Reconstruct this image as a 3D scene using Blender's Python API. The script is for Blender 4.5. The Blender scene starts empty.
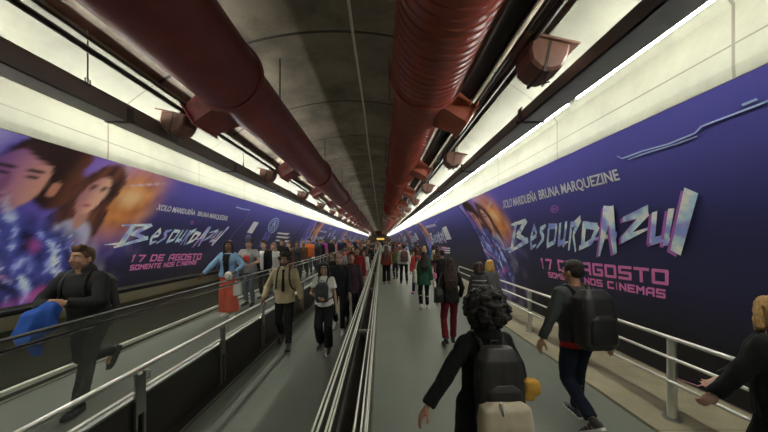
import bpy, bmesh, math, random
from mathutils import Vector, Matrix, Euler, noise
from math import sin, cos, pi, sqrt, radians
random.seed(7)
S = bpy.context.scene
COL = S.collection

# ------------------------------------------------------------------ camera, world, exposure
F = 290.0; VX = 381.0; VY = 240.0; CAMZ = 2.0
cd = bpy.data.cameras.new('camera'); cam = bpy.data.objects.new('camera', cd); COL.objects.link(cam)
cam.location = (0, 0, CAMZ); cam.rotation_euler = (pi/2, 0, 0)
cd.sensor_width = 36; cd.lens = F/768*36
cd.shift_x = (384-VX)/768; cd.shift_y = (VY-216)/768
cd.clip_start = 0.05; cd.clip_end = 400
S.camera = cam
W = bpy.data.worlds.new('world'); S.world = W; W.use_nodes = True
W.node_tree.nodes['Background'].inputs[0].default_value = (0.9, 0.95, 1.0, 1)
W.node_tree.nodes['Background'].inputs[1].default_value = 0.012
S.view_settings.view_transform = 'Standard'; S.view_settings.look = 'None'
S.view_settings.gamma = 1.0; S.view_settings.use_curve_mapping = False
S.view_settings.exposure = 0.38
LOW_TUBE = 80.0      # strength of the tubes under the troughs
UP_TUBE = 40.0       # strength of the tubes above the troughs

# tunnel section: circle about (CX, 0), cladding radius R, rough lining radius RL
CX = -0.8; R = 5.0; RL = 5.6; Y0 = -6.0; Y1 = 112.0
BELT_Z = 0.30

# ------------------------------------------------------------------ materials
MC = {}
def mat(name, col, rough=0.6, metal=0.0, noise_amt=0.0, nscale=8.0, bump=0.0, bscale=40.0, emit=None, stretch=None, spec=0.5, sss=0.0, alpha=None):
    key = name
    if key in MC: return MC[key]
    m = bpy.data.materials.new(name); m.use_nodes = True
    nt = m.node_tree; b = nt.nodes['Principled BSDF']
    b.inputs['Base Color'].default_value = (*col, 1); b.inputs['Roughness'].default_value = rough
    b.inputs['Metallic'].default_value = metal; b.inputs['Specular IOR Level'].default_value = spec
    if sss: b.inputs['Subsurface Weight'].default_value = sss; b.inputs['Subsurface Scale'].default_value = 0.01
    tc = nt.nodes.new('ShaderNodeTexCoord'); mp = nt.nodes.new('ShaderNodeMapping')
    nt.links.new(tc.outputs['Object'], mp.inputs[0])
    if stretch: mp.inputs['Scale'].default_value = stretch
    if noise_amt:
        n = nt.nodes.new('ShaderNodeTexNoise'); n.inputs['Scale'].default_value = nscale; n.inputs['Detail'].default_value = 5
        nt.links.new(mp.outputs[0], n.inputs['Vector'])
        mx = nt.nodes.new('ShaderNodeMix'); mx.data_type = 'RGBA'
        mx.inputs[6].default_value = (*[c*(1-noise_amt) for c in col], 1)
        mx.inputs[7].default_value = (*[min(1, c*(1+noise_amt)) for c in col], 1)
        nt.links.new(n.outputs[0], mx.inputs[0]); nt.links.new(mx.outputs[2], b.inputs['Base Color'])
    if bump:
        n2 = nt.nodes.new('ShaderNodeTexNoise'); n2.inputs['Scale'].default_value = bscale; n2.inputs['Detail'].default_value = 3
        nt.links.new(mp.outputs[0], n2.inputs['Vector'])
        bp = nt.nodes.new('ShaderNodeBump'); bp.inputs['Strength'].default_value = bump; bp.inputs['Distance'].default_value = 0.02
        nt.links.new(n2.outputs[0], bp.inputs['Height']); nt.links.new(bp.outputs[0], b.inputs['Normal'])
    if emit:
        b.inputs['Emission Color'].default_value = (*emit[0], 1); b.inputs['Emission Strength'].default_value = emit[1]
    if alpha is not None:
        b.inputs['Alpha'].default_value = alpha
    MC[key] = m
    return m
def fabric(col, tagname=''):
    k = 'cloth_%d_%d_%d' % tuple(int(c*999) for c in col) + tagname
    return mat(k, col, rough=0.85, noise_amt=0.18, nscale=25, bump=0.25, bscale=90, spec=0.2)
def leather(col):
    k = 'leather_%d_%d_%d' % tuple(int(c*999) for c in col)
    return mat(k, col, rough=0.5, noise_amt=0.1, nscale=30, bump=0.15, bscale=160)
def skinmat(col):
    k = 'skin_%d_%d_%d' % tuple(int(c*999) for c in col)
    return mat(k, col, rough=0.5, noise_amt=0.08, nscale=20, sss=0.08)
def hairmat(col):
    k = 'hair_%d_%d_%d' % tuple(int(c*999) for c in col)
    return mat(k, col, rough=0.55, noise_amt=0.45, nscale=60, bump=0.6, bscale=70, stretch=(3, 3, 0.5))

def seam_material(name, col, pitch, width, dark, rough, bands=None, nscale=1.5, namt=0.15, bump=0.1):
    """plain cladding / concrete with cross joints every pitch metres along y"""
    m = mat(name, col, rough=rough, noise_amt=namt, nscale=nscale, bump=bump, bscale=12)
    nt = m.node_tree; b = nt.nodes['Principled BSDF']
    base = b.inputs['Base Color'].links[0].from_socket
    tc = [n for n in nt.nodes if n.type == 'TEX_COORD'][0]
    sx = nt.nodes.new('ShaderNodeSeparateXYZ'); nt.links.new(tc.outputs['Object'], sx.inputs[0])
    d = nt.nodes.new('ShaderNodeMath'); d.operation = 'PINGPONG'; d.inputs[1].default_value = pitch/2
    nt.links.new(sx.outputs['Y'], d.inputs[0])
    l = nt.nodes.new('ShaderNodeMath'); l.operation = 'LESS_THAN'; l.inputs[1].default_value = width
    nt.links.new(d.outputs[0], l.inputs[0])
    fac = l.outputs[0]
    for zb in (bands or []):
        s1 = nt.nodes.new('ShaderNodeMath'); s1.operation = 'COMPARE'; s1.inputs[1].default_value = zb; s1.inputs[2].default_value = width*0.6
        nt.links.new(sx.outputs['Z'], s1.inputs[0])
        mxx = nt.nodes.new('ShaderNodeMath'); mxx.operation = 'MAXIMUM'
        nt.links.new(fac, mxx.inputs[0]); nt.links.new(s1.outputs[0], mxx.inputs[1]); fac = mxx.outputs[0]
    # stains
    n = nt.nodes.new('ShaderNodeTexNoise'); n.inputs['Scale'].default_value = 0.7; n.inputs['Detail'].default_value = 8; n.inputs['Roughness'].default_value = 0.7
    nt.links.new(tc.outputs['Object'], n.inputs['Vector'])
    r = nt.nodes.new('ShaderNodeValToRGB'); r.color_ramp.elements[0].position = 0.35; r.color_ramp.elements[1].position = 0.6
    r.color_ramp.elements[0].color = (*[0.72 if namt < .3 else .45]*3, 1); r.color_ramp.elements[1].color = (1, 1, 1, 1)
    nt.links.new(n.outputs[0], r.inputs[0])
    mu = nt.nodes.new('ShaderNodeMix'); mu.data_type = 'RGBA'; mu.blend_type = 'MULTIPLY'; mu.inputs[0].default_value = 1
    nt.links.new(base, mu.inputs[6]); nt.links.new(r.outputs[0], mu.inputs[7])
    mx = nt.nodes.new('ShaderNodeMix'); mx.data_type = 'RGBA'
    nt.links.new(fac, mx.inputs[0]); nt.links.new(mu.outputs[2], mx.inputs[6]); mx.inputs[7].default_value = (*dark, 1)
    nt.links.new(mx.outputs[2], b.inputs['Base Color'])
    return m

def vcol_material(name, rough=0.45):
    if name in MC: return MC[name]
    m = bpy.data.materials.new(name); m.use_nodes = True; nt = m.node_tree; b = nt.nodes['Principled BSDF']
    a = nt.nodes.new('ShaderNodeVertexColor'); a.layer_name = 'print'
    nt.links.new(a.outputs[0], b.inputs['Base Color']); b.inputs['Roughness'].default_value = rough
    b.inputs['Specular IOR Level'].default_value = 0.25
    MC[name] = m
    return m

# ------------------------------------------------------------------ object helpers
def link_mesh(name, me, mats, parent=None):
    o = bpy.data.objects.new(name, me); COL.objects.link(o)
    for m in (mats if isinstance(mats, (list, tuple)) else [mats]):
        me.materials.append(m)
    if parent: o.parent = parent
    return o
def obj(name, bm, m, parent=None, smooth=False):
    me = bpy.data.meshes.new(name)
    bmesh.ops.recalc_face_normals(bm, faces=bm.faces)
    bm.to_mesh(me); bm.free()
    if smooth:
        me.shade_smooth()
        try: me.set_sharp_from_angle(angle=radians(40))
        except Exception: pass
    return link_mesh(name, me, m, parent)
def empty(name, loc=(0, 0, 0), rz=0):
    o = bpy.data.objects.new(name, None); COL.objects.link(o); o.location = loc; o.rotation_euler = (0, 0, rz)
    o.empty_display_size = 0.1
    return o
def tag(o, label, cat, group=None, kind=None):
    o['label'] = label; o['category'] = cat
    if group: o['group'] = group
    if kind: o['kind'] = kind
    return o
def structure(o): o['kind'] = 'structure'; return o
def copy_tree(o, parent=None):
    c = o.copy(); COL.objects.link(c)
    if parent: c.parent = parent
    for ch in list(o.children): copy_tree(ch, c)
    return c
def box(bm, x0, x1, y0, y1, z0, z1, M=None, bev=0):
    r = bmesh.ops.create_cube(bm, size=1.0)
    vs = r['verts']
    for v in vs:
        v.co = Vector(((x0+x1)/2+v.co.x*(x1-x0), (y0+y1)/2+v.co.y*(y1-y0), (z0+z1)/2+v.co.z*(z1-z0)))
    if bev:
        es = list({e for v in vs for e in v.link_edges})
        g = bmesh.ops.bevel(bm, geom=es, offset=bev, segments=2, affect='EDGES', profile=0.6)
        vs = list({v for f in g['faces'] for v in f.verts} | {v for v in vs if v.is_valid})
    if M is not None:
        for v in vs: v.co = M @ v.co
    return vs
def tube(bm, pts, r, seg=10, cap=True, rads=None):
    pts = [Vector(p) for p in pts]; n = len(pts); rings = []
    up = Vector((0, 0, 1)); prev = None
    for i, p in enumerate(pts):
        if i == 0: d = pts[1]-p
        elif i == n-1: d = p-pts[i-1]
        else: d = (pts[i+1]-p).normalized()+(p-pts[i-1]).normalized()
        d.normalize()
        a = prev if prev is not None else (up if abs(d.z) < 0.9 else Vector((1, 0, 0)))
        s = d.cross(a).normalized(); t = s.cross(d).normalized(); prev = t
        rr = rads[i] if rads else r
        rings.append([bm.verts.new(p+s*(rr*cos(2*pi*k/seg))+t*(rr*sin(2*pi*k/seg))) for k in range(seg)])
    for i in range(n-1):
        for k in range(seg):
            bm.faces.new((rings[i][k], rings[i][(k+1) % seg], rings[i+1][(k+1) % seg], rings[i+1][k]))
    if cap:
        bm.faces.new(rings[0][::-1]); bm.faces.new(rings[-1])
def ellipsoid(bm, c, r, M=None, sub=2, rot=None):
    g = bmesh.ops.create_icosphere(bm, subdivisions=sub, radius=1)
    for v in g['verts']:
        p = Vector((v.co.x*r[0], v.co.y*r[1], v.co.z*r[2]))
        if rot is not None: p = rot @ p
        p += Vector(c)
        v.co = M @ p if M is not None else p
    return g['verts']
def cone(bm, p0, p1, r0, r1, seg=12):
    p0 = Vector(p0); p1 = Vector(p1)
    if (p1-p0).length < 1e-5: return
    tube(bm, [p0, p1], r0, seg, True, [r0, r1])
def limb(bm, pts, rads, ends=True, seg=12):
    """joined round cones with balls at the joints"""
    for i in range(len(pts)-1): cone(bm, pts[i], pts[i+1], rads[i], rads[i+1], seg)
    for i, p in enumerate(pts):
        if ends is True or 0 < i < len(pts)-1 or (ends == 'start' and i == 0):
            ellipsoid(bm, p, (rads[i],)*3)
def loft(bm, rings, M=None, seg=20, power=1.0):
    """rings: (cx, cy, cz, rx, ry) horizontal ellipses from low to high, closed"""
    rr = []
    for (cx, cy, cz, rx, ry) in rings:
        row = []
        for k in range(seg):
            a = 2*pi*k/seg; ca, sa = cos(a), sin(a)
            if power != 1.0:
                ca = math.copysign(abs(ca)**power, ca); sa = math.copysign(abs(sa)**power, sa)
            p = Vector((cx+rx*ca, cy+ry*sa, cz))
            row.append(bm.verts.new(M @ p if M is not None else p))
        rr.append(row)
    for i in range(len(rr)-1):
        for k in range(seg):
            bm.faces.new((rr[i][k], rr[i][(k+1) % seg], rr[i+1][(k+1) % seg], rr[i+1][k]))
    bm.faces.new(rr[0][::-1]); bm.faces.new(rr[-1])
def remesh(name, bm, m, parent, vox=0.01, it=2, fold=0.0, fs=(9, 9, 4), wild=0.0, seed=0.0):
    bmesh.ops.recalc_face_normals(bm, faces=bm.faces)
    me = bpy.data.meshes.new('tmp'); bm.to_mesh(me); bm.free()
    t = bpy.data.objects.new('tmp', me); COL.objects.link(t)
    mo = t.modifiers.new('r', 'REMESH'); mo.mode = 'VOXEL'; mo.voxel_size = vox; mo.use_smooth_shade = True
    if it:
        sm = t.modifiers.new('s', 'SMOOTH'); sm.factor = 0.5; sm.iterations = it
    dg = bpy.context.evaluated_depsgraph_get()
    out = bpy.data.meshes.new_from_object(t.evaluated_get(dg))
    bpy.data.objects.remove(t); bpy.data.meshes.remove(me)
    out.name = name
    if fold or wild:
        ns = [v.normal.copy() for v in out.vertices]
        sd = Vector((seed*3.1, seed*1.7, seed))
        for v, n in zip(out.vertices, ns):
            if fold:
                p = Vector((v.co.x*fs[0], v.co.y*fs[1], v.co.z*fs[2]))+sd
                a = noise.noise(p)+0.5*noise.noise(p*2.3)
                v.co += n*(fold*a)
            if wild:
                v.co += n*(wild*(noise.noise(v.co*38+sd)+0.6*noise.noise(v.co*80+sd)))
    out.shade_smooth()
    return link_mesh(name, out, m, parent)

def wall_pt(side, y, z, off=0.0):
    """point on the cladding: side +1 right, -1 left; off = distance in from it"""
    r = R-off
    return Vector((CX+side*sqrt(max(0.0, r*r-z*z)), y, z))
def px_wall(side, px, py, off=0.0):
    """(y, z) where the sight line through a pixel meets the cladding"""
    a = (px-VX)/F; b = (VY-py)/F; r = R-off
    A = a*a+b*b; B = 2*(-CX*a+b*CAMZ); C = CX*CX+CAMZ*CAMZ-r*r
    y = (-B+sqrt(B*B-4*A*C))/(2*A)
    return y, CAMZ+b*y
def gnd(px, py, z=0.0):
    y = F*(CAMZ-z)/(py-VY)
    return (px-VX)*y/F, y

# ================================================================== THE SETTING
TAN = (0.140, 0.141, 0.110)
m_clad = seam_material('tan_cladding', TAN, 2.4, 0.012, (0.05, 0.045, 0.03), 0.6, bands=[3.62, 4.20], nscale=2.0, namt=0.10)
m_conc = seam_material('rough_concrete', (0.31, 0.27, 0.215), 2.5, 0.03, (0.05, 0.045, 0.04), 0.9, nscale=1.2, namt=0.45, bump=0.5)
m_steel = mat('brushed_steel', (0.80, 0.80, 0.76), rough=0.38, metal=1.0, noise_amt=0.08, nscale=10, stretch=(1, .1, 1))
m_alu = mat('pale_aluminium', (0.80, 0.80, 0.72), rough=0.35, noise_amt=0.06)
m_steel_d = mat('dull_steel', (0.42, 0.42, 0.40), rough=0.42, metal=1.0, noise_amt=0.1, nscale=14)
m_black = mat('black_panel', (0.018, 0.015, 0.013), rough=0.32, noise_amt=0.3, nscale=2)
m_rubber = mat('black_rubber', (0.012, 0.012, 0.012), rough=0.42)
m_olive = mat('olive_panel', (0.060, 0.058, 0.035), rough=0.35, noise_amt=0.2, nscale=1.5, stretch=(1, .2, 1))
m_floor = mat('grey_floor', (0.165, 0.182, 0.155), rough=0.48, noise_amt=0.12, nscale=1.3, bump=0.06, bscale=150)
m_ledge = seam_material('tan_floor', (0.40, 0.36, 0.25), 1.5, 0.006, (0.2, .18, .12), 0.55, nscale=3, namt=0.12)
m_brown = mat('brown_paint', (0.17, 0.075, 0.05), rough=0.45, noise_amt=0.15, nscale=12)
m_duct_r = mat('brick_red_duct', (0.32, 0.062, 0.038), rough=0.27, noise_amt=0.25, nscale=5, bump=0.05, bscale=20)
m_duct_l = mat('maroon_duct', (0.26, 0.050, 0.052), rough=0.36, noise_amt=0.3, nscale=4, bump=0.08, bscale=20)
m_orange = mat('orange_red_duct', (0.42, 0.085, 0.035), rough=0.45, noise_amt=0.15, nscale=6)
m_trough = mat('grey_trough', (0.42, 0.43, 0.46), rough=0.42, noise_amt=0.2, nscale=4)  # tray underside: bluish grey lifted to include light bounced off the posters
m_trough_d = mat('dark_trough_side', (0.10, 0.085, 0.07), rough=0.5, noise_amt=0.2, nscale=4)
m_dark = mat('dark_conduit', (0.03, 0.024, 0.02), rough=0.5)
m_cable = mat('pale_cable', (0.75, 0.72, 0.64), rough=0.6)
m_white = mat('white_enamel', (0.8, 0.8, 0.78), rough=0.4)
m_tube_lo = mat('lit_tube_low', (1, 1, 1), emit=((0.99, 0.99, 0.84), LOW_TUBE))
m_tube_up = mat('lit_tube_up', (1, 1, 1), emit=((1.0, 0.98, 0.90), UP_TUBE))
m_glass = mat('balustrade_glass', (0.75, 0.82, 0.72), rough=0.05, spec=0.5, alpha=0.06)

def belt_material():
    m = mat('grooved_belt', (0.155, 0.170, 0.150), rough=0.4, noise_amt=0.12, nscale=1.5)
    nt = m.node_tree; b = nt.nodes['Principled BSDF']
    tc = [n for n in nt.nodes if n.type == 'TEX_COORD'][0]
    w = nt.nodes.new('ShaderNodeTexWave'); w.bands_direction = 'X'; w.inputs['Scale'].default_value = 16
    nt.links.new(tc.outputs['Object'], w.inputs['Vector'])
    bp = nt.nodes.new('ShaderNodeBump'); bp.inputs['Strength'].default_value = 0.6; bp.inputs['Distance'].default_value = 0.01
    nt.links.new(w.outputs[0], bp.inputs['Height']); nt.links.new(bp.outputs[0], b.inputs['Normal'])
    return m
m_belt = belt_material()

def arc_mesh(name, a0, a1, rad, seg, m, side=None, ys=None, parent=None):
    """strip of the tunnel shell between angles a0..a1 (radians from +x), facing in, with thickness outward"""
    bm = bmesh.new(); ys = ys or [Y0, Y1]
    rf = rad if callable(rad) else (lambda a: rad)
    for ex in (0, 0.12):
        rows = []
        for y in ys:
            rows.append([bm.verts.new((CX+(rf(a0+(a1-a0)*k/seg)+ex)*cos(a0+(a1-a0)*k/seg), y, (rf(a0+(a1-a0)*k/seg)+ex)*sin(a0+(a1-a0)*k/seg))) for k in range(seg+1)])
        for i in range(len(ys)-1):
            for k in range(seg):
                bm.faces.new((rows[i][k], rows[i][k+1], rows[i+1][k+1], rows[i+1][k]))
        if ex == 0: inner = rows
    for k in range(seg+1): pass
    n = len(ys)-1
    for row_i in (0, n):
        for k in range(seg):
            a = inner[row_i]; b = rows[row_i]
            bm.faces.new((a[k], a[k+1], b[k+1], b[k]))
    for k in (0, seg):
        for i in range(n):
            bm.faces.new((inner[i][k], inner[i+1][k], rows[i+1][k], rows[i][k]))
    return structure(obj(name, bm, m, parent))
ys = [Y0+i*(Y1-Y0)/20 for i in range(21)]
AT = radians(57.5)                                      # where the cladding stops
def clad_r(a):                                          # cove added behind the light troughs so the tubes light the cladding evenly
    if a > pi/2: a = pi-a
    a0 = radians(42.0); return R if a < a0 else min(R*cos(a0)/cos(a), 5.44)
arc_mesh('wall_right', -0.02, AT, clad_r, 60, m_clad, ys=ys)
arc_mesh('wall_left', pi-AT, pi+0.02, clad_r, 60, m_clad, ys=ys)
AL = radians(56)
arc_mesh('ceiling', AL, pi-AL, RL, 28, m_conc, ys=ys)

def strip(name, x0, x1, z0, z1, m, parent=None, y0=Y0, y1=Y1):
    bm = bmesh.new(); box(bm, x0, x1, y0, y1, z0, z1)
    return obj(name, bm, m, parent)
structure(strip('floor', -0.10, 2.86, -0.15, 0.0, m_floor))
structure(strip('trim_1', 2.86, CX+R+0.02, -0.15, 0.035, m_ledge))       # tan margin along the right wall
structure(strip('trim_2', CX-R-0.02, -4.20, -0.15, 0.30, m_ledge))       # tan ledge behind the left belt
bm = bmesh.new()
for s in (-1, 1): pass
bm.free()
# far end wall of the tunnel
bm = bmesh.new()
vs = [bm.verts.new((CX+RL*cos(a*pi/24), Y1, RL*sin(a*pi/24)-0.05)) for a in range(25)]
vb = [bm.verts.new((v.co.x, Y1+0.2, v.co.z)) for v in vs]
bm.faces.new(vs); bm.faces.new(vb[::-1])
for i in range(25): bm.faces.new((vs[i], vs[(i+1) % 25], vb[(i+1) % 25], vb[i]))
structure(obj('wall_end', bm, mat('dark_end', (0.05, 0.035, 0.02), rough=0.8)))
bm = bmesh.new()
vs = [bm.verts.new((CX+RL*cos(a*pi/24), Y0, RL*sin(a*pi/24)-0.05)) for a in range(25)]
vb = [bm.verts.new((v.co.x, Y0-0.2, v.co.z)) for v in vs]
bm.faces.new(vs[::-1]); bm.faces.new(vb)
for i in range(25): bm.faces.new((vs[i], vb[i], vb[(i+1) % 25], vs[(i+1) % 25]))
structure(obj('wall_back', bm, mat('grey_back_wall', (0.25, 0.24, 0.2), rough=0.8)))

# ------------------------------------------------------------------ moving walkways
def trapline(bm, x, z, w, h, y0=Y0, y1=Y1): box(bm, x-w/2, x+w/2, y0, y1, z-h/2, z+h/2)
# middle belt
mw = tag(empty('moving_walkway', (-1.3, 0, 0)), 'middle moving walkway with grooved grey belt carrying people towards the viewer', 'moving walkway')
def ch(name, fn, m, parent, smooth=False):
    bm = bmesh.new(); fn(bm)
    off = parent.location
    for v in bm.verts: v.co -= Vector(off)
    return obj(name, bm, m, parent, smooth)
ch('belt', lambda b: box(b, -2.06, -0.46, Y0, Y1, -0.15, 0.0), m_belt, mw)
ch('floor_skirt', lambda b: (box(b, -2.20, -2.06, Y0, Y1, -0.15, 0.03), box(b, -0.46, -0.36, Y0, Y1, -0.15, 0.03)), m_black, mw)
ch('skirt_trim', lambda b: (trapline(b, -2.055, 0.035, 0.02, 0.012), trapline(b, -0.455, 0.035, 0.02, 0.012)), m_steel_d, mw)
# right balustrade of the middle belt
ch('balustrade_panel', lambda b: box(b, -0.36, -0.28, Y0, Y1, 0.0, 0.86), m_black, mw)
def f(b):
    for x, z in ((-0.375, 0.955), (-0.345, 0.965), (-0.300, 0.965), (-0.283, 0.955)): trapline(b, x, z, 0.0085, 0.02)
ch('handrail_trim', f, m_alu, mw)
def f(b): box(b, -0.385, -0.275, Y0, Y1, 0.86, 0.952, bev=0.02)
ch('handrail', f, m_rubber, mw)
# dividing parapet beside the walkway on the right
dp = tag(empty('dividing_parapet', (-0.12, 0, 0)), 'low dark parapet with bright steel edge strips between the middle belt and the right floor', 'parapet')
ch('panel', lambda b: box(b, -0.155, -0.10, Y0, Y1, -0.1, 0.93), m_black, dp)
def f(b):
    for x, z in ((-0.150, 0.94), (-0.112, 0.94)): trapline(b, x, z, 0.009, 0.022)
    trapline(b, -0.0955, 0.84, 0.009, 0.014); trapline(b, -0.0955, 0.68, 0.009, 0.02)
ch('edge_strip', f, m_alu, dp)
def f(b): box(b, -0.275, -0.155, Y0, Y1, -0.1, 0.84)
ch('trench_cover', f, mat('dark_trench', (0.055, 0.05, 0.045), rough=0.6, noise_amt=0.3, nscale=6), dp)
# brackets tying the two together
y = 3.45
br0 = None
while y < 40:
    if br0 is None:
        bm = bmesh.new(); box(bm, -0.10, 0.085, -0.025, 0.025, 0.0, 0.035, bev=0.005); box(bm, -0.02, 0.01, -0.02, 0.02, -0.07, 0.0)
        br0 = obj('tie_bracket', bm, m_steel_d); br0.location = (-0.2, y, 0.90); br = br0
    else:
        br = br0.copy(); COL.objects.link(br); br.location = (-0.2, y, 0.90)
    br.parent = dp; br.location = Vector(br.location)-Vector(dp.location)
    y += 3.0

# low wall + steel rail between the two belts
sr = tag(empty('low_partition_railing', (-2.22, 0, 0)), 'black low partition with steel posts and two steel rails between the two belts', 'railing')
ch('partition_panel', lambda b: box(b, -2.27, -2.215, Y0, Y1, 0.0, 0.56), m_black, sr)
ch('panel_cap', lambda b: box(b, -2.275, -2.205, Y0, Y1, 0.56, 0.585, bev=0.006), m_steel_d, sr)
ch('top_rail', lambda b: tube(b, [(-2.20, Y0, 0.83), (-2.20, Y1, 0.83)], 0.021, 12), m_steel, sr, True)
ch('lower_rail', lambda b: tube(b, [(-2.20, Y0, 0.635), (-2.20, Y1, 0.635)], 0.014, 10), m_steel, sr, True)
bm = bmesh.new()
for dy in (-0.045, 0.045):
    box(bm, -0.012, 0.012, dy-0.012, dy+0.012, 0.0, 0.80)
box(bm, -0.014, 0.014, -0.05, 0.05, 0.42, 0.78)
tube(bm, [(0.01, 0.045, 0.72), (0.05, 0.06, 0.73), (0.045, 0.06, 0.79), (0.02, 0.03, 0.81)], 0.008, 6)
cone(bm, (0.0, -.045, 0), (0.0, -.045, 0.025), 0.04, 0.035); cone(bm, (0.0, .045, 0), (0.0, .045, 0.025), 0.04, 0.035)
post_me = obj('post', bm, m_steel_d, sr)
post_me.location = (0.025, 2.64, 0)
for i in range(1, 60):
    if i == 60: break
    c = post_me.copy(); COL.objects.link(c); c.parent = sr; c.location = (0.025, 2.64+1.38*i, 0)

# left belt, set higher
lw = tag(empty('moving_walkway', (-3.3, 0, 0)), 'far left raised moving walkway with glass side and black handrails', 'moving walkway')
ch('belt', lambda b: box(b, -3.93, -2.72, Y0, Y1, BELT_Z-0.3, BELT_Z), m_belt, lw)
ch('skirting', lambda b: (box(b, -4.04, -3.93, Y0, Y1, 0.0, BELT_Z+0.09, bev=0.02), box(b, -2.72, -2.62, Y0, Y1, 0.0, BELT_Z+0.03)), m_olive, lw)
ch('skirting_edge', lambda b: (trapline(b, -3.945, BELT_Z+0.10, 0.06, 0.045), trapline(b, -3.925, BELT_Z+0.02, 0.012, 0.02), trapline(b, -2.70, BELT_Z+0.04, 0.02, 0.012)), m_alu, lw)
ch('balustrade_panel', lambda b: box(b, -4.06, -4.02, Y0, Y1, BELT_Z+0.08, 1.02), m_olive, lw)
ch('handrail', lambda b: (box(b, -4.08, -4.02, Y0, Y1, 1.205, 1.235, bev=0.012), box(b, -4.052, -4.04, Y0, Y1, 1.17, 1.21)), m_rubber, lw)
ch('top_panel', lambda b: box(b, -4.055, -4.03, Y0, Y1, 1.02, 1.17), mat('tan_panel', (0.33, 0.31, 0.20), rough=0.5), lw)
ch('handrail', lambda b: box(b, -2.70, -2.645, Y0, Y1, 1.278, 1.300, bev=0.009), m_rubber, lw)
ch('handrail_trim', lambda b: trapline(b, -2.67, 1.212, 0.02, 0.018), m_dark, lw)
ch('handrail_trim', lambda b: trapline(b, -2.655, 1.20, 0.012, 0.008), m_steel, lw)
ch('glass_panel', lambda b: box(b, -2.676, -2.668, Y0, Y1, BELT_Z+0.03, 1.28), m_glass, lw)

# ------------------------------------------------------------------ railing on the right
rr = tag(empty('steel_railing', (3.17, 0, 0)), 'tubular steel railing with three rails and round posts in front of the right wall', 'railing')
RY1 = 11.9
def bendend(b, z0, z1, r):
    pts = [(3.17, Y0, z0), (3.17, RY1-0.2, z0)]
    for k in range(1, 9):
        a = pi*k/8; pts.append((3.17, RY1-0.2+sin(a)*0.16, (z0+z1)/2+cos(a)*(z0-z1)/2))
    pts.append((3.17, RY1-0.6, z1)); tube(b, pts, r, 10)
ch('top_rail', lambda b: bendend(b, 0.93, 0.71, 0.022), m_steel, rr, True)
ch('middle_rail', lambda b: tube(b, [(3.17, Y0, 0.71), (3.17, RY1-0.55, 0.71)], 0.017, 10), m_steel, rr, True)
ch('lower_rail', lambda b: tube(b, [(3.17, Y0, 0.45), (3.17, RY1-0.3, 0.45)], 0.017, 10), m_steel, rr, True)
bm = bmesh.new(); cone(bm, (0, 0, 0.03), (0, 0, 0.90), 0.042, 0.042, 16); po = obj('post', bm, m_steel, rr, True)
bm = bmesh.new(); cone(bm, (0, 0, 0.035), (0, 0, 0.055), 0.085, 0.078, 20); fl = obj('floor_flange', bm, m_steel_d, po, True)
po.location = (0.03, 3.19, 0)
for i in (-1, 1, 2):
    c = copy_tree(po, rr); c.location = (0.03, 3.19+3.05*i, 0)

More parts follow.
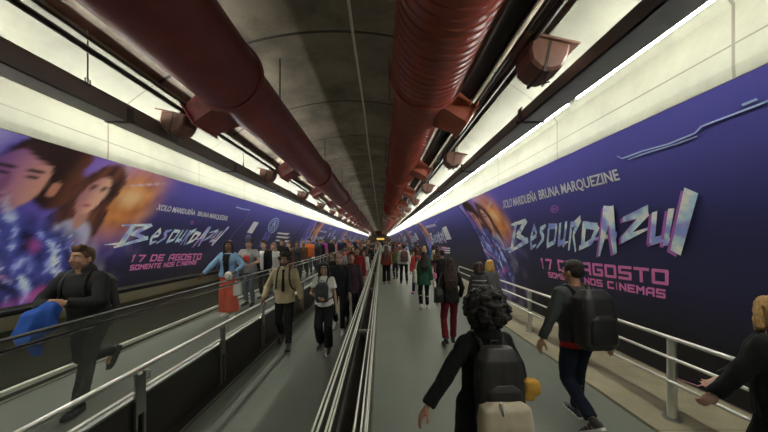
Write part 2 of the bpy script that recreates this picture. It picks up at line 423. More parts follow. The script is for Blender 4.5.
# ================================================================== OVERHEAD
def lathe_y(bm, prof, seg=40):
    """prof: (y, r) ; ring around local y axis"""
    rows = []
    for (y, r) in prof:
        rows.append([bm.verts.new((r*cos(2*pi*k/seg), y, r*sin(2*pi*k/seg))) for k in range(seg)])
    for i in range(len(rows)-1):
        for k in range(seg): bm.faces.new((rows[i][k], rows[i][(k+1) % seg], rows[i+1][(k+1) % seg], rows[i+1][k]))
    bm.faces.new(rows[0]); bm.faces.new(rows[-1][::-1])
def duct(x, side, label, m, ridged):
    d = tag(empty('ventilation_duct', (x, 0, 4.42)), label, 'duct')
    prof = []; y = Y0+0.1
    if ridged:
        while y < 4.15:
            prof += [(y, 0.502), (y+0.085, 0.505), (y+0.098, 0.518), (y+0.108, 0.518), (y+0.118, 0.502)]; y += 0.119
    else: prof = [(Y0+0.1, 0.51), (4.2, 0.51)]
    bm = bmesh.new(); lathe_y(bm, prof); obj('wide_pipe_section', bm, m, d, True)
    bm = bmesh.new(); lathe_y(bm, [(4.2, 0.44), (4.2, 0.535), (4.28, 0.545), (4.30, 0.53), (4.34, 0.44)]); obj('flange', bm, m, d, True)
    bm = bmesh.new(); prof = []; y = 4.3
    if ridged:
        while y < 22:
            prof += [(y, 0.445), (y+0.07, 0.446), (y+0.08, 0.455), (y+0.09, 0.446)]; y += 0.095
    else: prof = [(4.3, 0.45)]
    prof.append((Y1-0.2, 0.45)); lathe_y(bm, prof, 32); obj('narrow_pipe_section', bm, m, d, True)
    bm = bmesh.new(); lathe_y(bm, [(-0.05, 0.44), (-0.05, 0.50), (-0.02, 0.505), (0.02, 0.505), (0.05, 0.50), (0.05, 0.44)], 32)
    fr = obj('flange', bm, m, d, True); fr.location = (0, 10.4, 0)
    for i in range(1, 16):
        c = fr.copy(); COL.objects.link(c); c.parent = d; c.location = (0, 10.4+6*i, 0)
    # rectangular side branches, sloping down and outward
    bm = bmesh.new()
    dirv = Vector((side*0.85, 0, -0.5)).normalized(); up = Vector((side*0.5, 0, 0.85)).normalized()
    def P(a, b, c): return Vector((0, c, 0))+dirv*a+up*b
    sec = [(0.25, 0.20, -0.42, 0.42), (0.55, 0.17, -0.36, 0.36), (0.86, 0.15, -0.30, 0.30)]
    rows = []
    for a, h, c0, c1 in sec:
        rows.append([bm.verts.new(P(a, -h, c0)), bm.verts.new(P(a, -h, c1)), bm.verts.new(P(a, h, c1)), bm.verts.new(P(a, h, c0))])
    for i in range(2):
        for k in range(4): bm.faces.new((rows[i][k], rows[i][(k+1) % 4], rows[i+1][(k+1) % 4], rows[i+1][k]))
    bm.faces.new(rows[0]); bm.faces.new(rows[-1][::-1])
    b0 = obj('side_branch', bm, m_orange if side > 0 else m, d)
    bm = bmesh.new()
    def frame(a, t, h, c):
        vs = [P(a, -h, -c), P(a, -h, c), P(a, h, c), P(a, h, -c)]; vs2 = [v+dirv*t for v in vs]
        A = [bm.verts.new(v) for v in vs]; B = [bm.verts.new(v) for v in vs2]
        for k in range(4): bm.faces.new((A[k], A[(k+1) % 4], B[(k+1) % 4], B[k]))
        bm.faces.new(A); bm.faces.new(B[::-1])
    frame(0.86, 0.03, 0.19, 0.34)
    fo = obj('outlet_frame', bm, m_orange if side > 0 else m, b0)
    bm = bmesh.new(); a = 0.892
    for k in range(6):
        h = -0.14+k*0.052
        A = [bm.verts.new(P(a, h, -0.28)), bm.verts.new(P(a, h, 0.28)), bm.verts.new(P(a+0.02, h+0.03, 0.28)), bm.verts.new(P(a+0.02, h+0.03, -0.28))]
        bm.faces.new(A)
    obj('outlet_grille', bm, m_steel_d, b0)
    b0.location = (0, 4.85, 0)
    for i in range(1, 12):
        c = copy_tree(b0, d); c.location = (0, 4.85+4.0*i, 0)
    # hanger straps up to the ceiling
    bm = bmesh.new(); pts = [(0.53*cos(a), 0, 0.53*sin(a)) for a in [pi*k/12 for k in range(13)]]
    box(bm, -0.006, 0.006, -0.02, 0.02, 0.0, 0.7)
    h0 = obj('hanger_strap', bm, m_dark, d); h0.location = (-0.53, 1.0, 0)
    for i in range(1, 24):
        c = h0.copy(); COL.objects.link(c); c.parent = d; c.location = (0.53 if i % 2 else -0.53, 1.0+4*(i//2), 0)
duct(0.67, 1, 'brick red ventilation duct with ribbed pipe, the right one of the two under the ceiling', m_duct_r, True)
duct(-2.27, -1, 'smooth maroon ventilation duct, the left one of the two under the ceiling', m_duct_l, False)

SIDE = {1: 'right', -1: 'left'}
tube_lo0 = tube_up0 = None
for s in (1, -1):
    X = lambda b: CX+s*b
    t = tag(empty('light_trough', (X(2.96), 0, 3.77)), 'grey metal light trough running above the %s wall posters' % SIDE[s], 'light trough')
    # L-shaped box: grey bottom tray, dark side rail
    ch('tray', lambda b: box(b, min(X(2.80), X(3.12)), max(X(2.80), X(3.12)), Y0, Y1, 3.69, 3.72), m_trough, t)
    ch('side_rail', lambda b: box(b, min(X(2.79), X(2.83)), max(X(2.79), X(2.83)), Y0, Y1, 3.69, 3.82 if s > 0 else 3.915), m_trough_d, t)
    ch('side_lip', lambda b: (box(b, min(X(2.79), X(2.88)), max(X(2.79), X(2.88)), Y0, Y1, 3.82 if s > 0 else 3.915, 3.83 if s > 0 else 3.925), box(b, min(X(3.10), X(3.12)), max(X(3.10), X(3.12)), Y0, Y1, 3.72, 3.80)), m_trough_d, t)
    bm = bmesh.new()
    box(bm, -0.175, 0.175, -0.03, 0.03, -0.092, -0.078); box(bm, -s*0.168-0.012, -s*0.168+0.012, -0.05, 0.05, -0.08, 0.11)
    box(bm, -s*0.18-0.03, -s*0.18+0.03, 0.03, 0.055, -0.085, -0.06)
    j = obj('joint_cover', bm, m_dark, t); j.location = (0, 4.15, 0)
    for i in list(range(-3, 0))+list(range(1, 30)):
        c = j.copy(); COL.objects.link(c); c.parent = t; c.location = (0, 4.15+3.0*i, 0)
    # hanging rods with ceiling roses
    bm = bmesh.new(); tube(bm, [(0, 0, 0.12), (0, 0, 0.82)], 0.008, 6); tube(bm, [(0, -0.03, 0.12), (0.0, -0.03, 0.20), (0, 0.03, 0.20), (0, 0.03, 0.12)], 0.008, 6)
    h = obj('hanging_rod', bm, m_dark, t); h.location = (-s*0.17, 3.55, 0)
    for i in range(1, 14):
        c = h.copy(); COL.objects.link(c); c.parent = t; c.location = (-s*0.17, 3.55+4*i, 0)
    # conduits beside the trough
    co = tag(empty('conduit_run', (X(2.35), 0, 4.05)), 'thin dark conduit pipe running beside the %s light trough' % SIDE[s], 'conduit')
    ch('pipe', lambda b: tube(b, [(X(2.35), Y0, 4.05), (X(2.35), Y1, 4.05)], 0.034, 8), m_dark, co, True)
    ch('pipe', lambda b: tube(b, [(X(2.27), Y0, 4.12), (X(2.27), Y1, 4.12)], 0.02, 8), m_dark, co, True)
    # tubes
    for row in ('lo', 'up'):
        y = -5.4; k = 0
        while y < Y1-3:
            src = tube_lo0 if row == 'lo' else tube_up0
            if src is None:
                bm = bmesh.new(); cone(bm, (0, -1.42, 0), (0, 1.42, 0), 0.019, 0.019, 8)
                src = empty('fluorescent_lamp', (0, 0, 0))
                gl = obj('glass_tube', bm, m_tube_lo if row == 'lo' else m_tube_up, src)
                bm = bmesh.new(); cone(bm, (0, -1.47, 0), (0, -1.42, 0), 0.022, 0.022, 8); cone(bm, (0, 1.42, 0), (0, 1.47, 0), 0.022, 0.022, 8)
                obj('end_cap', bm, m_white, src)
                if row == 'lo': tube_lo0 = src
                else: tube_up0 = src
                c = src
            else:
                c = copy_tree(src)
            if row == 'lo': c.location = (X(3.185), y+1.5, 3.736 if s > 0 or y > 7 else 3.752)  # nearest left tubes are added, hidden behind the lip, to light that side
            else: c.location = (X(2.97), y+1.5, 3.915 if y < 9 else 3.96)
            tag(c, 'lit white fluorescent tube %s the %s light trough' % ('under the outer edge of' if row == 'lo' else 'above', SIDE[s]), 'lamp',
                'fluorescent tubes %s the %s trough' % ('under' if row == 'lo' else 'above', SIDE[s]))
            y += 3.0; k += 1

# brown loudspeaker housings
def housing():
    e = empty('loudspeaker')
    bm = bmesh.new()
    n = 10; prof = [(-0.20, 0.0), (-0.20, -0.13), (-0.15, -0.25), (-0.05, -0.31), (0.07, -0.31), (0.17, -0.25), (0.21, -0.13), (0.21, 0.0)]
    rows = []
    for y, sc in ((-0.17, 0.86), (-0.15, 0.97), (-0.01, 1.0), (0.01, 1.0), (0.15, 0.97), (0.17, 0.86)):
        rows.append([bm.verts.new((px*sc, y, pz*sc)) for px, pz in prof])
    for i in range(len(rows)-1):
        for k in range(len(prof)-1): bm.faces.new((rows[i][k], rows[i][k+1], rows[i+1][k+1], rows[i+1][k]))
        bm.faces.new((rows[i][-1], rows[i][0], rows[i+1][0], rows[i+1][-1]))
    bm.faces.new(rows[0]); bm.faces.new(rows[-1][::-1])
    obj('shell', bm, m_brown, e)
    bm = bmesh.new(); box(bm, -0.28, 0.28, -0.20, 0.20, 0.0, 0.025, bev=0.008); obj('mounting_plate', bm, m_brown, e)
    bm = bmesh.new(); box(bm, -0.012, 0.012, -0.175, 0.175, -0.325, 0.0); obj('centre_rib', bm, m_dark, e)
    bm = bmesh.new(); tube(bm, [(0.05, -0.1, -0.31), (0.05, -0.1, -0.36), (0.07, -0.1, -0.39), (0.1, -0.1, -0.37)], 0.007, 6); obj('hook', bm, m_dark, e)
    bm = bmesh.new(); box(bm, -0.02, 0.02, -0.015, 0.015, 0.025, 0.16); obj('stem', bm, m_dark, e)
    return e
h0 = housing(); first = True
for s, ystart in ((1, 3.1), (-1, 4.8)):
    for i in range(20):
        c = h0 if first else copy_tree(h0)
        first = False
        y = ystart+3.8*i
        c.location = (CX+s*2.52, y, 4.02); c.rotation_euler = (0, 0, 0 if s > 0 else pi)
        if s > 0: c.rotation_euler = (0, radians(12), 0)
        else: c.rotation_euler = (0, radians(-12), pi)
        if i < 4:
            where = ['nearest', 'second nearest', 'third nearest', 'fourth nearest'][i]
            tag(c, 'brown loudspeaker housing above the %s light trough, the %s of its row' % (SIDE[s], where), 'loudspeaker', 'loudspeakers above the %s trough' % SIDE[s])
        else:
            tag(c, 'small far brown loudspeaker housing in the row above the %s light trough' % SIDE[s], 'loudspeaker', 'far loudspeakers above the %s trough' % SIDE[s])

# cable tray and cables
ct = tag(empty('cable_tray', (1.22, 0, 4.35)), 'wide black cable tray between the red duct and the right wall cladding', 'cable tray')
ch('tray', lambda b: (box(b, 1.27, 1.50, Y0, Y1, 4.36, 4.39), box(b, 1.25, 1.27, Y0, Y1, 4.32, 4.44), box(b, 1.50, 1.52, Y0, Y1, 4.32, 4.44)), m_dark, ct)
ch('cable_bundle', lambda b: (tube(b, [(1.6, Y0, 4.22), (1.6, Y1, 4.22)], 0.05, 8), tube(b, [(1.72, Y0, 4.30), (1.72, Y1, 4.30)], 0.06, 8)), m_dark, ct, True)
bm = bmesh.new(); tube(bm, [(1.40, Y0, 4.12), (1.40, Y1, 4.12)], 0.008, 6)
tag(obj('cable', bm, m_cable), 'thin pale cable running under the black cable tray', 'cable')
pts = []
y = Y0
while y < 60:
    pts.append((-0.41+0.012*sin(y*1.1), y, 5.1-0.03*abs(sin(y*0.6)))); y += 0.8
pts.append((-0.41, Y1, 5.1))
bm = bmesh.new(); tube(bm, pts, 0.022, 8)
tag(obj('ceiling_cable', bm, m_cable, None, True), 'pale cable running along the middle of the dark concrete ceiling', 'cable')
# dark round ceiling fittings
bm = bmesh.new(); ellipsoid(bm, (0, 0, -0.06), (0.09, 0.09, 0.09)); cone(bm, (0, 0, -0.03), (0, 0, 0.12), 0.05, 0.06)
cf = None
for i, (x, yy) in enumerate([(-3.05, 3.55), (-3.05, 9.5), (-3.05, 15.5), (-3.05, 21.5)]):
    if cf is None: cf = obj('ceiling_fitting', bm, m_dark, None, True); c = cf
    else: c = cf.copy(); COL.objects.link(c)
    c.location = (x, yy, sqrt(RL*RL-(x-CX)**2)-0.06)
    tag(c, ['nearest', 'second nearest', 'third nearest', 'farthest'][i]+' round black ceiling fitting left of the maroon duct', 'ceiling fitting', 'round black ceiling fittings')
# hanging sign boxes deep in the tunnel
for i, yy in enumerate((85.0,)):
    e = tag(empty('hanging_sign', (-0.15, yy, 2.35)), 'small lit amber sign hanging at the far end of the tunnel', 'sign')
    bm = bmesh.new(); box(bm, -1.2, 1.2, -0.06, 0.06, -0.38, 0.30, bev=0.02); obj('sign_case', bm, m_dark, e)
    bm = bmesh.new(); box(bm, -1.1, 1.1, -0.075, -0.06, -0.30, 0.22); obj('lit_face', bm, mat('amber_sign', (0.8, 0.5, 0.1), emit=((1.0, 0.62, 0.16), 0.6)), e)
    bm = bmesh.new(); tube(bm, [(-1, 0, 0.3), (-1, 0, 2.9)], 0.02, 6); tube(bm, [(1, 0, 0.3), (1, 0, 2.8)], 0.02, 6); obj('hanger', bm, m_dark, e)

# ================================================================== POSTERS
def lerp(a, b, t): return a+(b-a)*t
def mixc(c, d, t):
    t = max(0.0, min(1.0, t)); return (lerp(c[0], d[0], t), lerp(c[1], d[1], t), lerp(c[2], d[2], t))
def sstep(a, b, x):
    t = max(0.0, min(1.0, (x-a)/(b-a))); return t*t*(3-2*t)
def ell(u, z, cu, cz, ru, rz, soft=0.12, ang=0.0):
    du = u-cu; dz = z-cz
    if ang: du, dz = du*cos(ang)+dz*sin(ang), -du*sin(ang)+dz*cos(ang)
    return 1-sstep(1-soft, 1+soft, sqrt((du/ru)**2+(dz/rz)**2))
def fb(x, y, s=0.0): return noise.noise(Vector((x, y, s)))+0.5*noise.noise(Vector((x*2.1, y*2.1, s+5)))
def print_colour(u, z):
    """u = metres in reading direction from the start of the title, z = height on a 3.3 m tall print"""
    t = z/3.3
    top = (0.12, 0.115, 0.50); mid = (0.032, 0.033, 0.105); low = (0.012, 0.012, 0.015)
    c = mixc(low, mid, sstep(0.12, 0.62, t)); c = mixc(c, top, sstep(0.55, 1.0, t)**1.3)
    c = mixc(c, (0.15, 0.12, 0.60), 0.5*sstep(0.75, 1.0, t)*(1-sstep(0, 6, abs(u-1.0))))
    # backdrop glow of the artwork
    g = (1-sstep(0.1, 1.3, u+0.25*fb(z*2, u)))*sstep(-3.6, -2.3, u)
    glow = mixc((0.16, 0.12, 0.62), (0.55, 0.30, 0.75), sstep(-1.2, 0.1, u)*sstep(2.0, 3.1, z))
    glow = mixc(glow, (0.015, 0.015, 0.04), (1-sstep(1.2, 2.3, z+0.25*fb(u*2, z*2, 8)))*0.95*(0.6+0.4*sstep(-0.9, -0.1, u)))
    glow = mixc(glow, (0.75, 0.68, 0.95), 0.55*max(0, fb(u*2.2+3, z*2.0, 2)))
    c = mixc(c, glow, g*0.95)
    # embers
    f = ell(u, z, 0.25, 2.62, 0.62, 0.66, 0.55, -0.5)
    n = 0.5+0.6*fb(u*3.2, z*3.0, 9)
    c = mixc(c, mixc((0.42, 0.09, 0.03), (0.98, 0.42, 0.10), n+0.15), f*0.95)
    c = mixc(c, (1.0, 0.72, 0.40), ell(u, z, 0.28, 2.72, 0.22, 0.16, 0.8)*0.8)
    # first figure: short dark hair, turned to the left
    hair = (0.035, 0.016, 0.02)
    hn = 0.06*fb(u*7, z*7, 1)
    h = max(ell(u+hn, z, -1.28, 3.06, 0.50, 0.30, 0.10, 0.12), ell(u+hn, z, -0.98, 2.72, 0.27, 0.36, 0.14))
    c = mixc(c, mixc(hair, (0.20, 0.07, 0.04), sstep(-1.1, -0.7, u)), h)
    sk = mixc((0.40, 0.16, 0.38), (0.72, 0.36, 0.30), sstep(-1.75, -1.15, u))
    sk = mixc(sk, (0.14, 0.07, 0.30), sstep(-1.45, -1.95, u)*0.9)
    fa = max(ell(u, z, -1.50, 2.72, 0.34, 0.40, 0.06, 0.1), ell(u, z, -1.55, 2.48, 0.25, 0.24, 0.1))
    fa *= 1-ell(u, z, -1.30, 3.12, 0.42, 0.15, 0.15, -0.25)
    c = mixc(c, sk, fa)
    c = mixc(c, (0.62, 0.28, 0.20), ell(u, z, -1.03, 2.66, 0.07, 0.11, 0.2))
    for eu in (-1.68, -1.36):
        c = mixc(c, hair, ell(u, z, eu, 2.86, 0.11, 0.025, 0.4, 0.12)); c = mixc(c, (0.05, 0.02, 0.05), ell(u, z, eu, 2.78, 0.07, 0.028, 0.4))
    c = mixc(c, (0.22, 0.08, 0.20), ell(u, z, -1.60, 2.66, 0.05, 0.12, 0.5)*0.7)
    c = mixc(c, (0.30, 0.07, 0.16), ell(u, z, -1.60, 2.48, 0.10, 0.028, 0.4))
    # second figure: long brown hair
    h = max(ell(u+hn, z, -0.42, 2.72, 0.37, 0.50, 0.10, -0.25), ell(u+hn, z, -0.62, 2.25, 0.28, 0.42, 0.15, -0.3), ell(u+hn, z, -0.16, 2.30, 0.16, 0.42, 0.2, 0.1))
    c = mixc(c, mixc((0.05, 0.022, 0.03), (0.22, 0.08, 0.05), 0.5+fb(u*9, z*2, 4)), h)
    c = mixc(c, (0.62, 0.62, 0.88), ell(u, z, -0.45, 1.92, 0.34, 0.34, 0.15)*0.9)
    c = mixc(c, (0.60, 0.30, 0.26), ell(u, z, -0.42, 2.32, 0.11, 0.22, 0.2))
    c = mixc(c, mixc((0.55, 0.24, 0.28), (0.88, 0.52, 0.40), sstep(-0.6, -0.3, u)), ell(u, z, -0.43, 2.66, 0.20, 0.32, 0.07, -0.15))
    for eu in (-0.52, -0.34):
        c = mixc(c, (0.10, 0.04, 0.05), ell(u, z, eu, 2.76, 0.06, 0.022, 0.4)); c = mixc(c, (0.12, 0.05, 0.04), ell(u, z, eu, 2.83, 0.07, 0.016, 0.4, -0.1))
    c = mixc(c, (0.55, 0.12, 0.14), ell(u, z, -0.44, 2.50, 0.06, 0.028, 0.4))
    # abstract blue shards below the figures
    b = sstep(-3.2, -2.4, u)*(1-sstep(-0.35, -0.05, u+0.2*(z-1.6)))*(1-sstep(2.1, 2.45, z+0.3*(u+1.2)+0.12*fb(u*5, z*5, 7)))*sstep(0.55, 1.0, z+0.2*fb(u*4, 0, 3))
    if b > 0.01:
        q = u*0.85+z*0.5+0.18*fb(u*1.5, z*1.5, 2); r_ = z*0.85-u*0.5
        v = 0.5+0.62*fb(q*5.5, r_*1.5, 11)+0.35*fb(u*7, z*7, 12); k_ = abs(fb(q*3.6+2, r_*1.2, 31))
        bl = mixc((0.008, 0.009, 0.045), (0.10, 0.12, 0.60), v)
        bl = mixc(bl, (0.50, 0.60, 0.98), sstep(0.60, 0.98, v))
        bl = mixc(bl, (0.86, 0.90, 1.0), (1-sstep(0.0, 0.05, k_))*sstep(0.35, 0.7, v)*0.8)
        bl = mixc(bl, (0.62, 0.10, 0.42), 0.6*sstep(0.25, 0.7, fb(u*1.6+4, z*1.6, 21)))
        bl = tuple(min(1.0, q_*1.35+0.004) for q_ in bl); c = mixc(c, bl, b)
    # pink light streak and soft sparkle
    dd = abs((z-1.45)+0.28*(u+1.5)); c = mixc(c, (0.95, 0.35, 0.60), 0.8*(1-sstep(0.0, 0.05, dd))*sstep(-2.6, -2.0, u)*(1-sstep(-1.3, -1.0, u)))
    dd = abs((z-3.02)-0.25*(u-0.45)); c = mixc(c, (0.8, 0.7, 1.0), 0.8*(1-sstep(0.0, 0.03, dd))*ell(u, z, 0.4, 3.0, 0.35, 0.2, 0.6))
    return c

class Poster:
    def __init__(s, side, t0, zshift, label, z_lo, z_hi, u0, u1, art_u, art_z):
        s.side = side; s.t0 = t0; s.sg = -side      # reading direction: +y on the left wall, -y on the right
        s.root = tag(empty('film_poster', wall_pt(side, t0, 1.6, 0.02)), label, 'poster')
        s.u0, s.u1 = u0, u1
        step = 0.04; nu = int((u1-u0)/step); nz = int((z_hi-z_lo)/step)
        me = bpy.data.meshes.new('printed_panel'); vs = []; cs = []; fs = []
        L = s.root.location
        for i in range(nu+1):
            u = u0+(u1-u0)*i/nu
            for j in range(nz+1):
                z = z_lo+(z_hi-z_lo)*j/nz
                vs.append(wall_pt(side, t0+s.sg*u, z, 0.035)-L)
                cs.append(print_colour(u-art_u, (z-z_lo)/(z_hi-z_lo)*3.3 if False else z-art_z))
        for i in range(nu):
            for j in range(nz):
                a = i*(nz+1)+j
                fs.append((a, a+1, a+nz+2, a+nz+1))
        me.from_pydata([tuple(v) for v in vs], [], fs)
        ca = me.color_attributes.new('print', 'FLOAT_COLOR', 'POINT')
        flat = []
        for c in cs: flat += [c[0], c[1], c[2], 1.0]
        ca.data.foreach_set('color', flat)
        o = link_mesh('printed_panel', me, vcol_material('printed_sheet'), s.root)
        md = o.modifiers.new('thick', 'SOLIDIFY'); md.thickness = 0.012; md.offset = 0
        bm = bmesh.new()
        for z in (z_lo, z_hi):
            pts = [wall_pt(side, t0+s.sg*(u0+(u1-u0)*k/4), z, 0.035)-L for k in range(5)]; tube(bm, pts, 0.007, 4)
        for u in (u0+0.01, u1-0.01):
            pts = [wall_pt(side, t0+s.sg*u, lerp(z_lo, z_hi, k/10), 0.035)-L for k in range(11)]; tube(bm, pts, 0.010, 4)
        obj('panel_frame', bm, m_dark, s.root)
    def put(s, name, polys, quad, m, slant=0.0, off=0.0440, sub=1, thick=0.002, parent=None):
        """polys in a unit block (0..1, 0..1) -> quad ((y,z) at low-start, low-end, top-start, top-end)"""
        (ya, za), (yb, zb), (yc, zc), (yd, zd) = quad
        L = s.root.location; bm = bmesh.new()
        for poly in polys:
            vv = []
            for (a, b) in poly:
                y = lerp(lerp(ya, yb, a), lerp(yc, yd, a), b)+s.sg*slant*(b-0.5); z = lerp(lerp(za, zb, a), lerp(zc, zd, a), b)
                vv.append(bm.verts.new(wall_pt(s.side, y, z, off)-L))
            try: bm.faces.new(vv)
            except Exception: pass
        g = bmesh.ops.triangulate(bm, faces=bm.faces) if any(len(p) > 4 for p in polys) else None
        inward = Vector((-s.side, 0, 0))
        bm.normal_update()
        for f_ in bm.faces:
            if f_.normal.dot(inward) < 0: f_.normal_flip()
        me = bpy.data.meshes.new(name); bm.to_mesh(me); bm.free()
        o = link_mesh(name, me, m, parent or s.root)
        md = o.modifiers.new('t', 'SOLIDIFY'); md.thickness = thick; md.offset = 1
        return o

# brush letters of the title: strokes (x0, y0, w0, x1, y1, w1) in a cell, w = width
BRUSH = {
 'B': [(.34, .98, .10, .20, .02, .13), (.02, .90, .05, .82, .97, .10), (.86, .98, .10, .42, .56, .14), (.40, .58, .12, .96, .36, .10), (.98, .40, .14, .05, -.02, .06), (-.22, .10, .02, .20, .14, .10)],
 'e': [(.12, .40, .10, .88, .52, .10), (.90, .56, .10, .48, .80, .12), (.52, .82, .10, .12, .40, .14), (.14, .44, .14, .40, .14, .12), (.36, .14, .12, .98, .24, .05)],
 's': [(.95, .78, .06, .22, .66, .14), (.22, .70, .12, .80, .42, .14), (.82, .44, .14, .05, .14, .05)],
 'o': [(.14, .70, .14, .20, .22, .14), (.16, .20, .12, .84, .30, .10), (.86, .26, .12, .90, .72, .12), (.94, .72, .10, .10, .74, .12)],
 'u': [(.18, .80, .15, .24, .22, .15), (.20, .24, .13, .72, .32, .10), (.74, .82, .16, .72, .16, .12), (.70, .24, .10, 1.06, .30, .03)],
 'r': [(.22, .80, .16, .26, .06, .10), (.16, .68, .08, .92, .84, .12), (.92, .84, .12, .42, .48, .12), (.42, .50, .10, .86, .04, .06)],
 'd': [(.18, .76, .16, .24, .16, .14), (.10, .70, .12, .86, .62, .12), (.90, .64, .14, .66, .26, .12), (.68, .28, .12, .06, .12, .10)],
 'A': [(.34, 1.02, .30, .22, -.08, .05), (.40, .98, .22, .80, -.02, .10), (-.20, .34, .03, .74, .42, .10)],
 'z': [(.02, .72, .08, .94, .84, .16), (.94, .82, .14, .12, .32, .12), (.08, .30, .14, 1.08, .52, .03)],
 'l': [(.68, 1.06, .40, .42, .02, .36)],
}
CELLS = [('B', 0.0, .22), ('e', .23, .30), ('s', .305, .37), ('o', .38, .455), ('u', .46, .53), ('r', .53, .60), ('d', .60, .695),
         ('A', .69, .80), ('z', .785, .875), ('u', .875, .955), ('l', .935, 1.0)]
def stroke(x0, y0, w0, x1, y1, w1, asp=1.0):
    dx, dy = (x1-x0), (y1-y0); l = sqrt(dx*dx+dy*dy) or 1; nx, ny = -dy/l, dx/l
    return [(x0+nx*w0/2, y0+ny*w0/2), (x0-nx*w0/2, y0-ny*w0/2), (x1-nx*w1/2, y1-ny*w1/2), (x1+nx*w1/2, y1+ny*w1/2)]
def title_polys(fr, to, grow=1.0, shift=(0, 0)):
    out = []
    for ch_, a, b in CELLS[fr:to]:
        for st in BRUSH[ch_]:
            p = stroke(st[0], st[1], st[2]*grow, st[3], st[4], st[5]*grow)
            out.append([(lerp(a, b, x)+shift[0], y+shift[1]) for x, y in p])
    return out
# square block letters of the date lines, drawn as bars on a 0..1 cell
SQ = {'1': [((.2, .86), (.55, 1)), ((.45, 1), (.45, 0))], '7': [((0, .93), (1, .93)), ((.95, .93), (.45, 0))],
 'D': [((.07, 0), (.07, 1)), ((.07, .93), (.8, .93)), ((.8, .93), (.95, .78)), ((.95, .78), (.95, .22)), ((.95, .22), (.8, .07)), ((.8, .07), (.07, .07))],
 'E': [((.07, 0), (.07, 1)), ((.07, .93), (1, .93)), ((.07, .5), (.85, .5)), ((.07, .07), (1, .07))],
 'A': [((.07, 0), (.07, .75)), ((.07, .72), (.3, .93)), ((.3, .93), (.93, .93)), ((.93, 1), (.93, 0)), ((.07, .38), (.93, .38))],
 'G': [((1, .93), (.07, .93)), ((.07, .93), (.07, .07)), ((.07, .07), (.93, .07)), ((.93, .07), (.93, .5)), ((.93, .5), (.5, .5))],
 'O': [((.07, .07), (.07, .93)), ((.07, .93), (.93, .93)), ((.93, .93), (.93, .07)), ((.93, .07), (.07, .07))],
 'S': [((1, .93), (.07, .93)), ((.07, .93), (.07, .5)), ((.07, .5), (.93, .5)), ((.93, .5), (.93, .07)), ((.93, .07), (0, .07))],
 'T': [((0, .93), (1, .93)), ((.5, .93), (.5, 0))], 'I': [((.5, 0), (.5, 1))],
 'M': [((.07, 0), (.07, 1)), ((.07, .95), (.5, .5)), ((.5, .5), (.93, .95)), ((.93, 1), (.93, 0))],
 'N': [((.07, 0), (.07, 1)), ((.07, .95), (.93, .05)), ((.93, 1), (.93, 0))],
 'C': [((1, .93), (.07, .93)), ((.07, .93), (.07, .07)), ((.07, .07), (1, .07))]}
def sq_polys(text, w=0.17):
    cells = []; x = 0
    for ch_ in text:
        if ch_ == ' ': x += 0.75; continue
        wd = 0.45 if ch_ == 'I' else (0.75 if ch_ == '1' else 1.0)
        cells.append((ch_, x, wd)); x += wd+0.28
    tot = x-0.28; out = []
    for ch_, x, wd in cells:
        for (a, b) in SQ[ch_]:
            dx, dy = b[0]-a[0], b[1]-a[1]; l = sqrt(dx*dx+dy*dy); ex, ey = dx/l*0.06, dy/l*0.06
            p = stroke(a[0]-ex, a[1]-ey, w, b[0]+ex, b[1]+ey, w)
            out.append([((x+px*wd)/tot, py) for px, py in p])
    return out
def font_polys(text):
    cu = bpy.data.curves.new('t', 'FONT'); cu.body = text; cu.size = 1; cu.offset = 0.018; cu.resolution_u = 3
    o = bpy.data.objects.new('t', cu); COL.objects.link(o)
    dg = bpy.context.evaluated_depsgraph_get(); me = bpy.data.meshes.new_from_object(o.evaluated_get(dg))
    xs = [v.co.x for v in me.vertices]; x0, x1 = min(xs), max(xs)
    base = 0.0; cap = 0.70
    polys = [[((me.vertices[i].co.x-x0)/(x1-x0), (me.vertices[i].co.y-base)/cap) for i in p.vertices] for p in me.polygons]
    bpy.data.objects.remove(o); bpy.data.meshes.remove(me); bpy.data.curves.remove(cu)
    return polys
P_NAME1 = font_polys('XOLO MARIDUE\u00d1A'); P_NAME2 = font_polys('BRUNA MARQUEZINE')
P_DATE = sq_polys('17 DE AGOSTO', 0.22); P_CIN = sq_polys('SOMENTE NOS CINEMAS', 0.25)

def title_mat():
    m = mat('title_ink', (0.6, 0.75, 0.95), rough=0.5, spec=0.2); nt = m.node_tree; b = nt.nodes['Principled BSDF']
    tc = [n for n in nt.nodes if n.type == 'TEX_COORD'][0]
    n = nt.nodes.new('ShaderNodeTexNoise'); n.inputs['Scale'].default_value = 3.2; n.inputs['Detail'].default_value = 4
    r = nt.nodes.new('ShaderNodeValToRGB'); e = r.color_ramp.elements
    e[0].position = 0.34; e[0].color = (0.32, 0.42, 0.90, 1); e[1].position = 0.60; e[1].color = (0.95, 0.97, 1.0, 1)
    k = e.new(0.5); k.color = (0.55, 0.78, 0.98, 1); k = e.new(0.42); k.color = (0.42, 0.42, 0.88, 1)
    nt.links.new(tc.outputs['Object'], n.inputs['Vector']); nt.links.new(n.outputs[0], r.inputs[0]); nt.links.new(r.outputs[0], b.inputs['Base Color'])
    return m
m_title = title_mat()
m_pinkedge = mat('magenta_ink', (0.50, 0.16, 0.62), rough=0.5, spec=0.2)
m_date = mat('pink_ink', (0.74, 0.22, 0.52), rough=0.5, spec=0.2)
m_ink = mat('pale_ink', (0.78, 0.78, 0.86), rough=0.5, spec=0.2)
m_cyan = mat('pale_blue_ink', (0.50, 0.62, 0.95), rough=0.5, spec=0.2)
m_dim = mat('dim_violet_ink', (0.22, 0.18, 0.42), rough=0.5, spec=0.2)

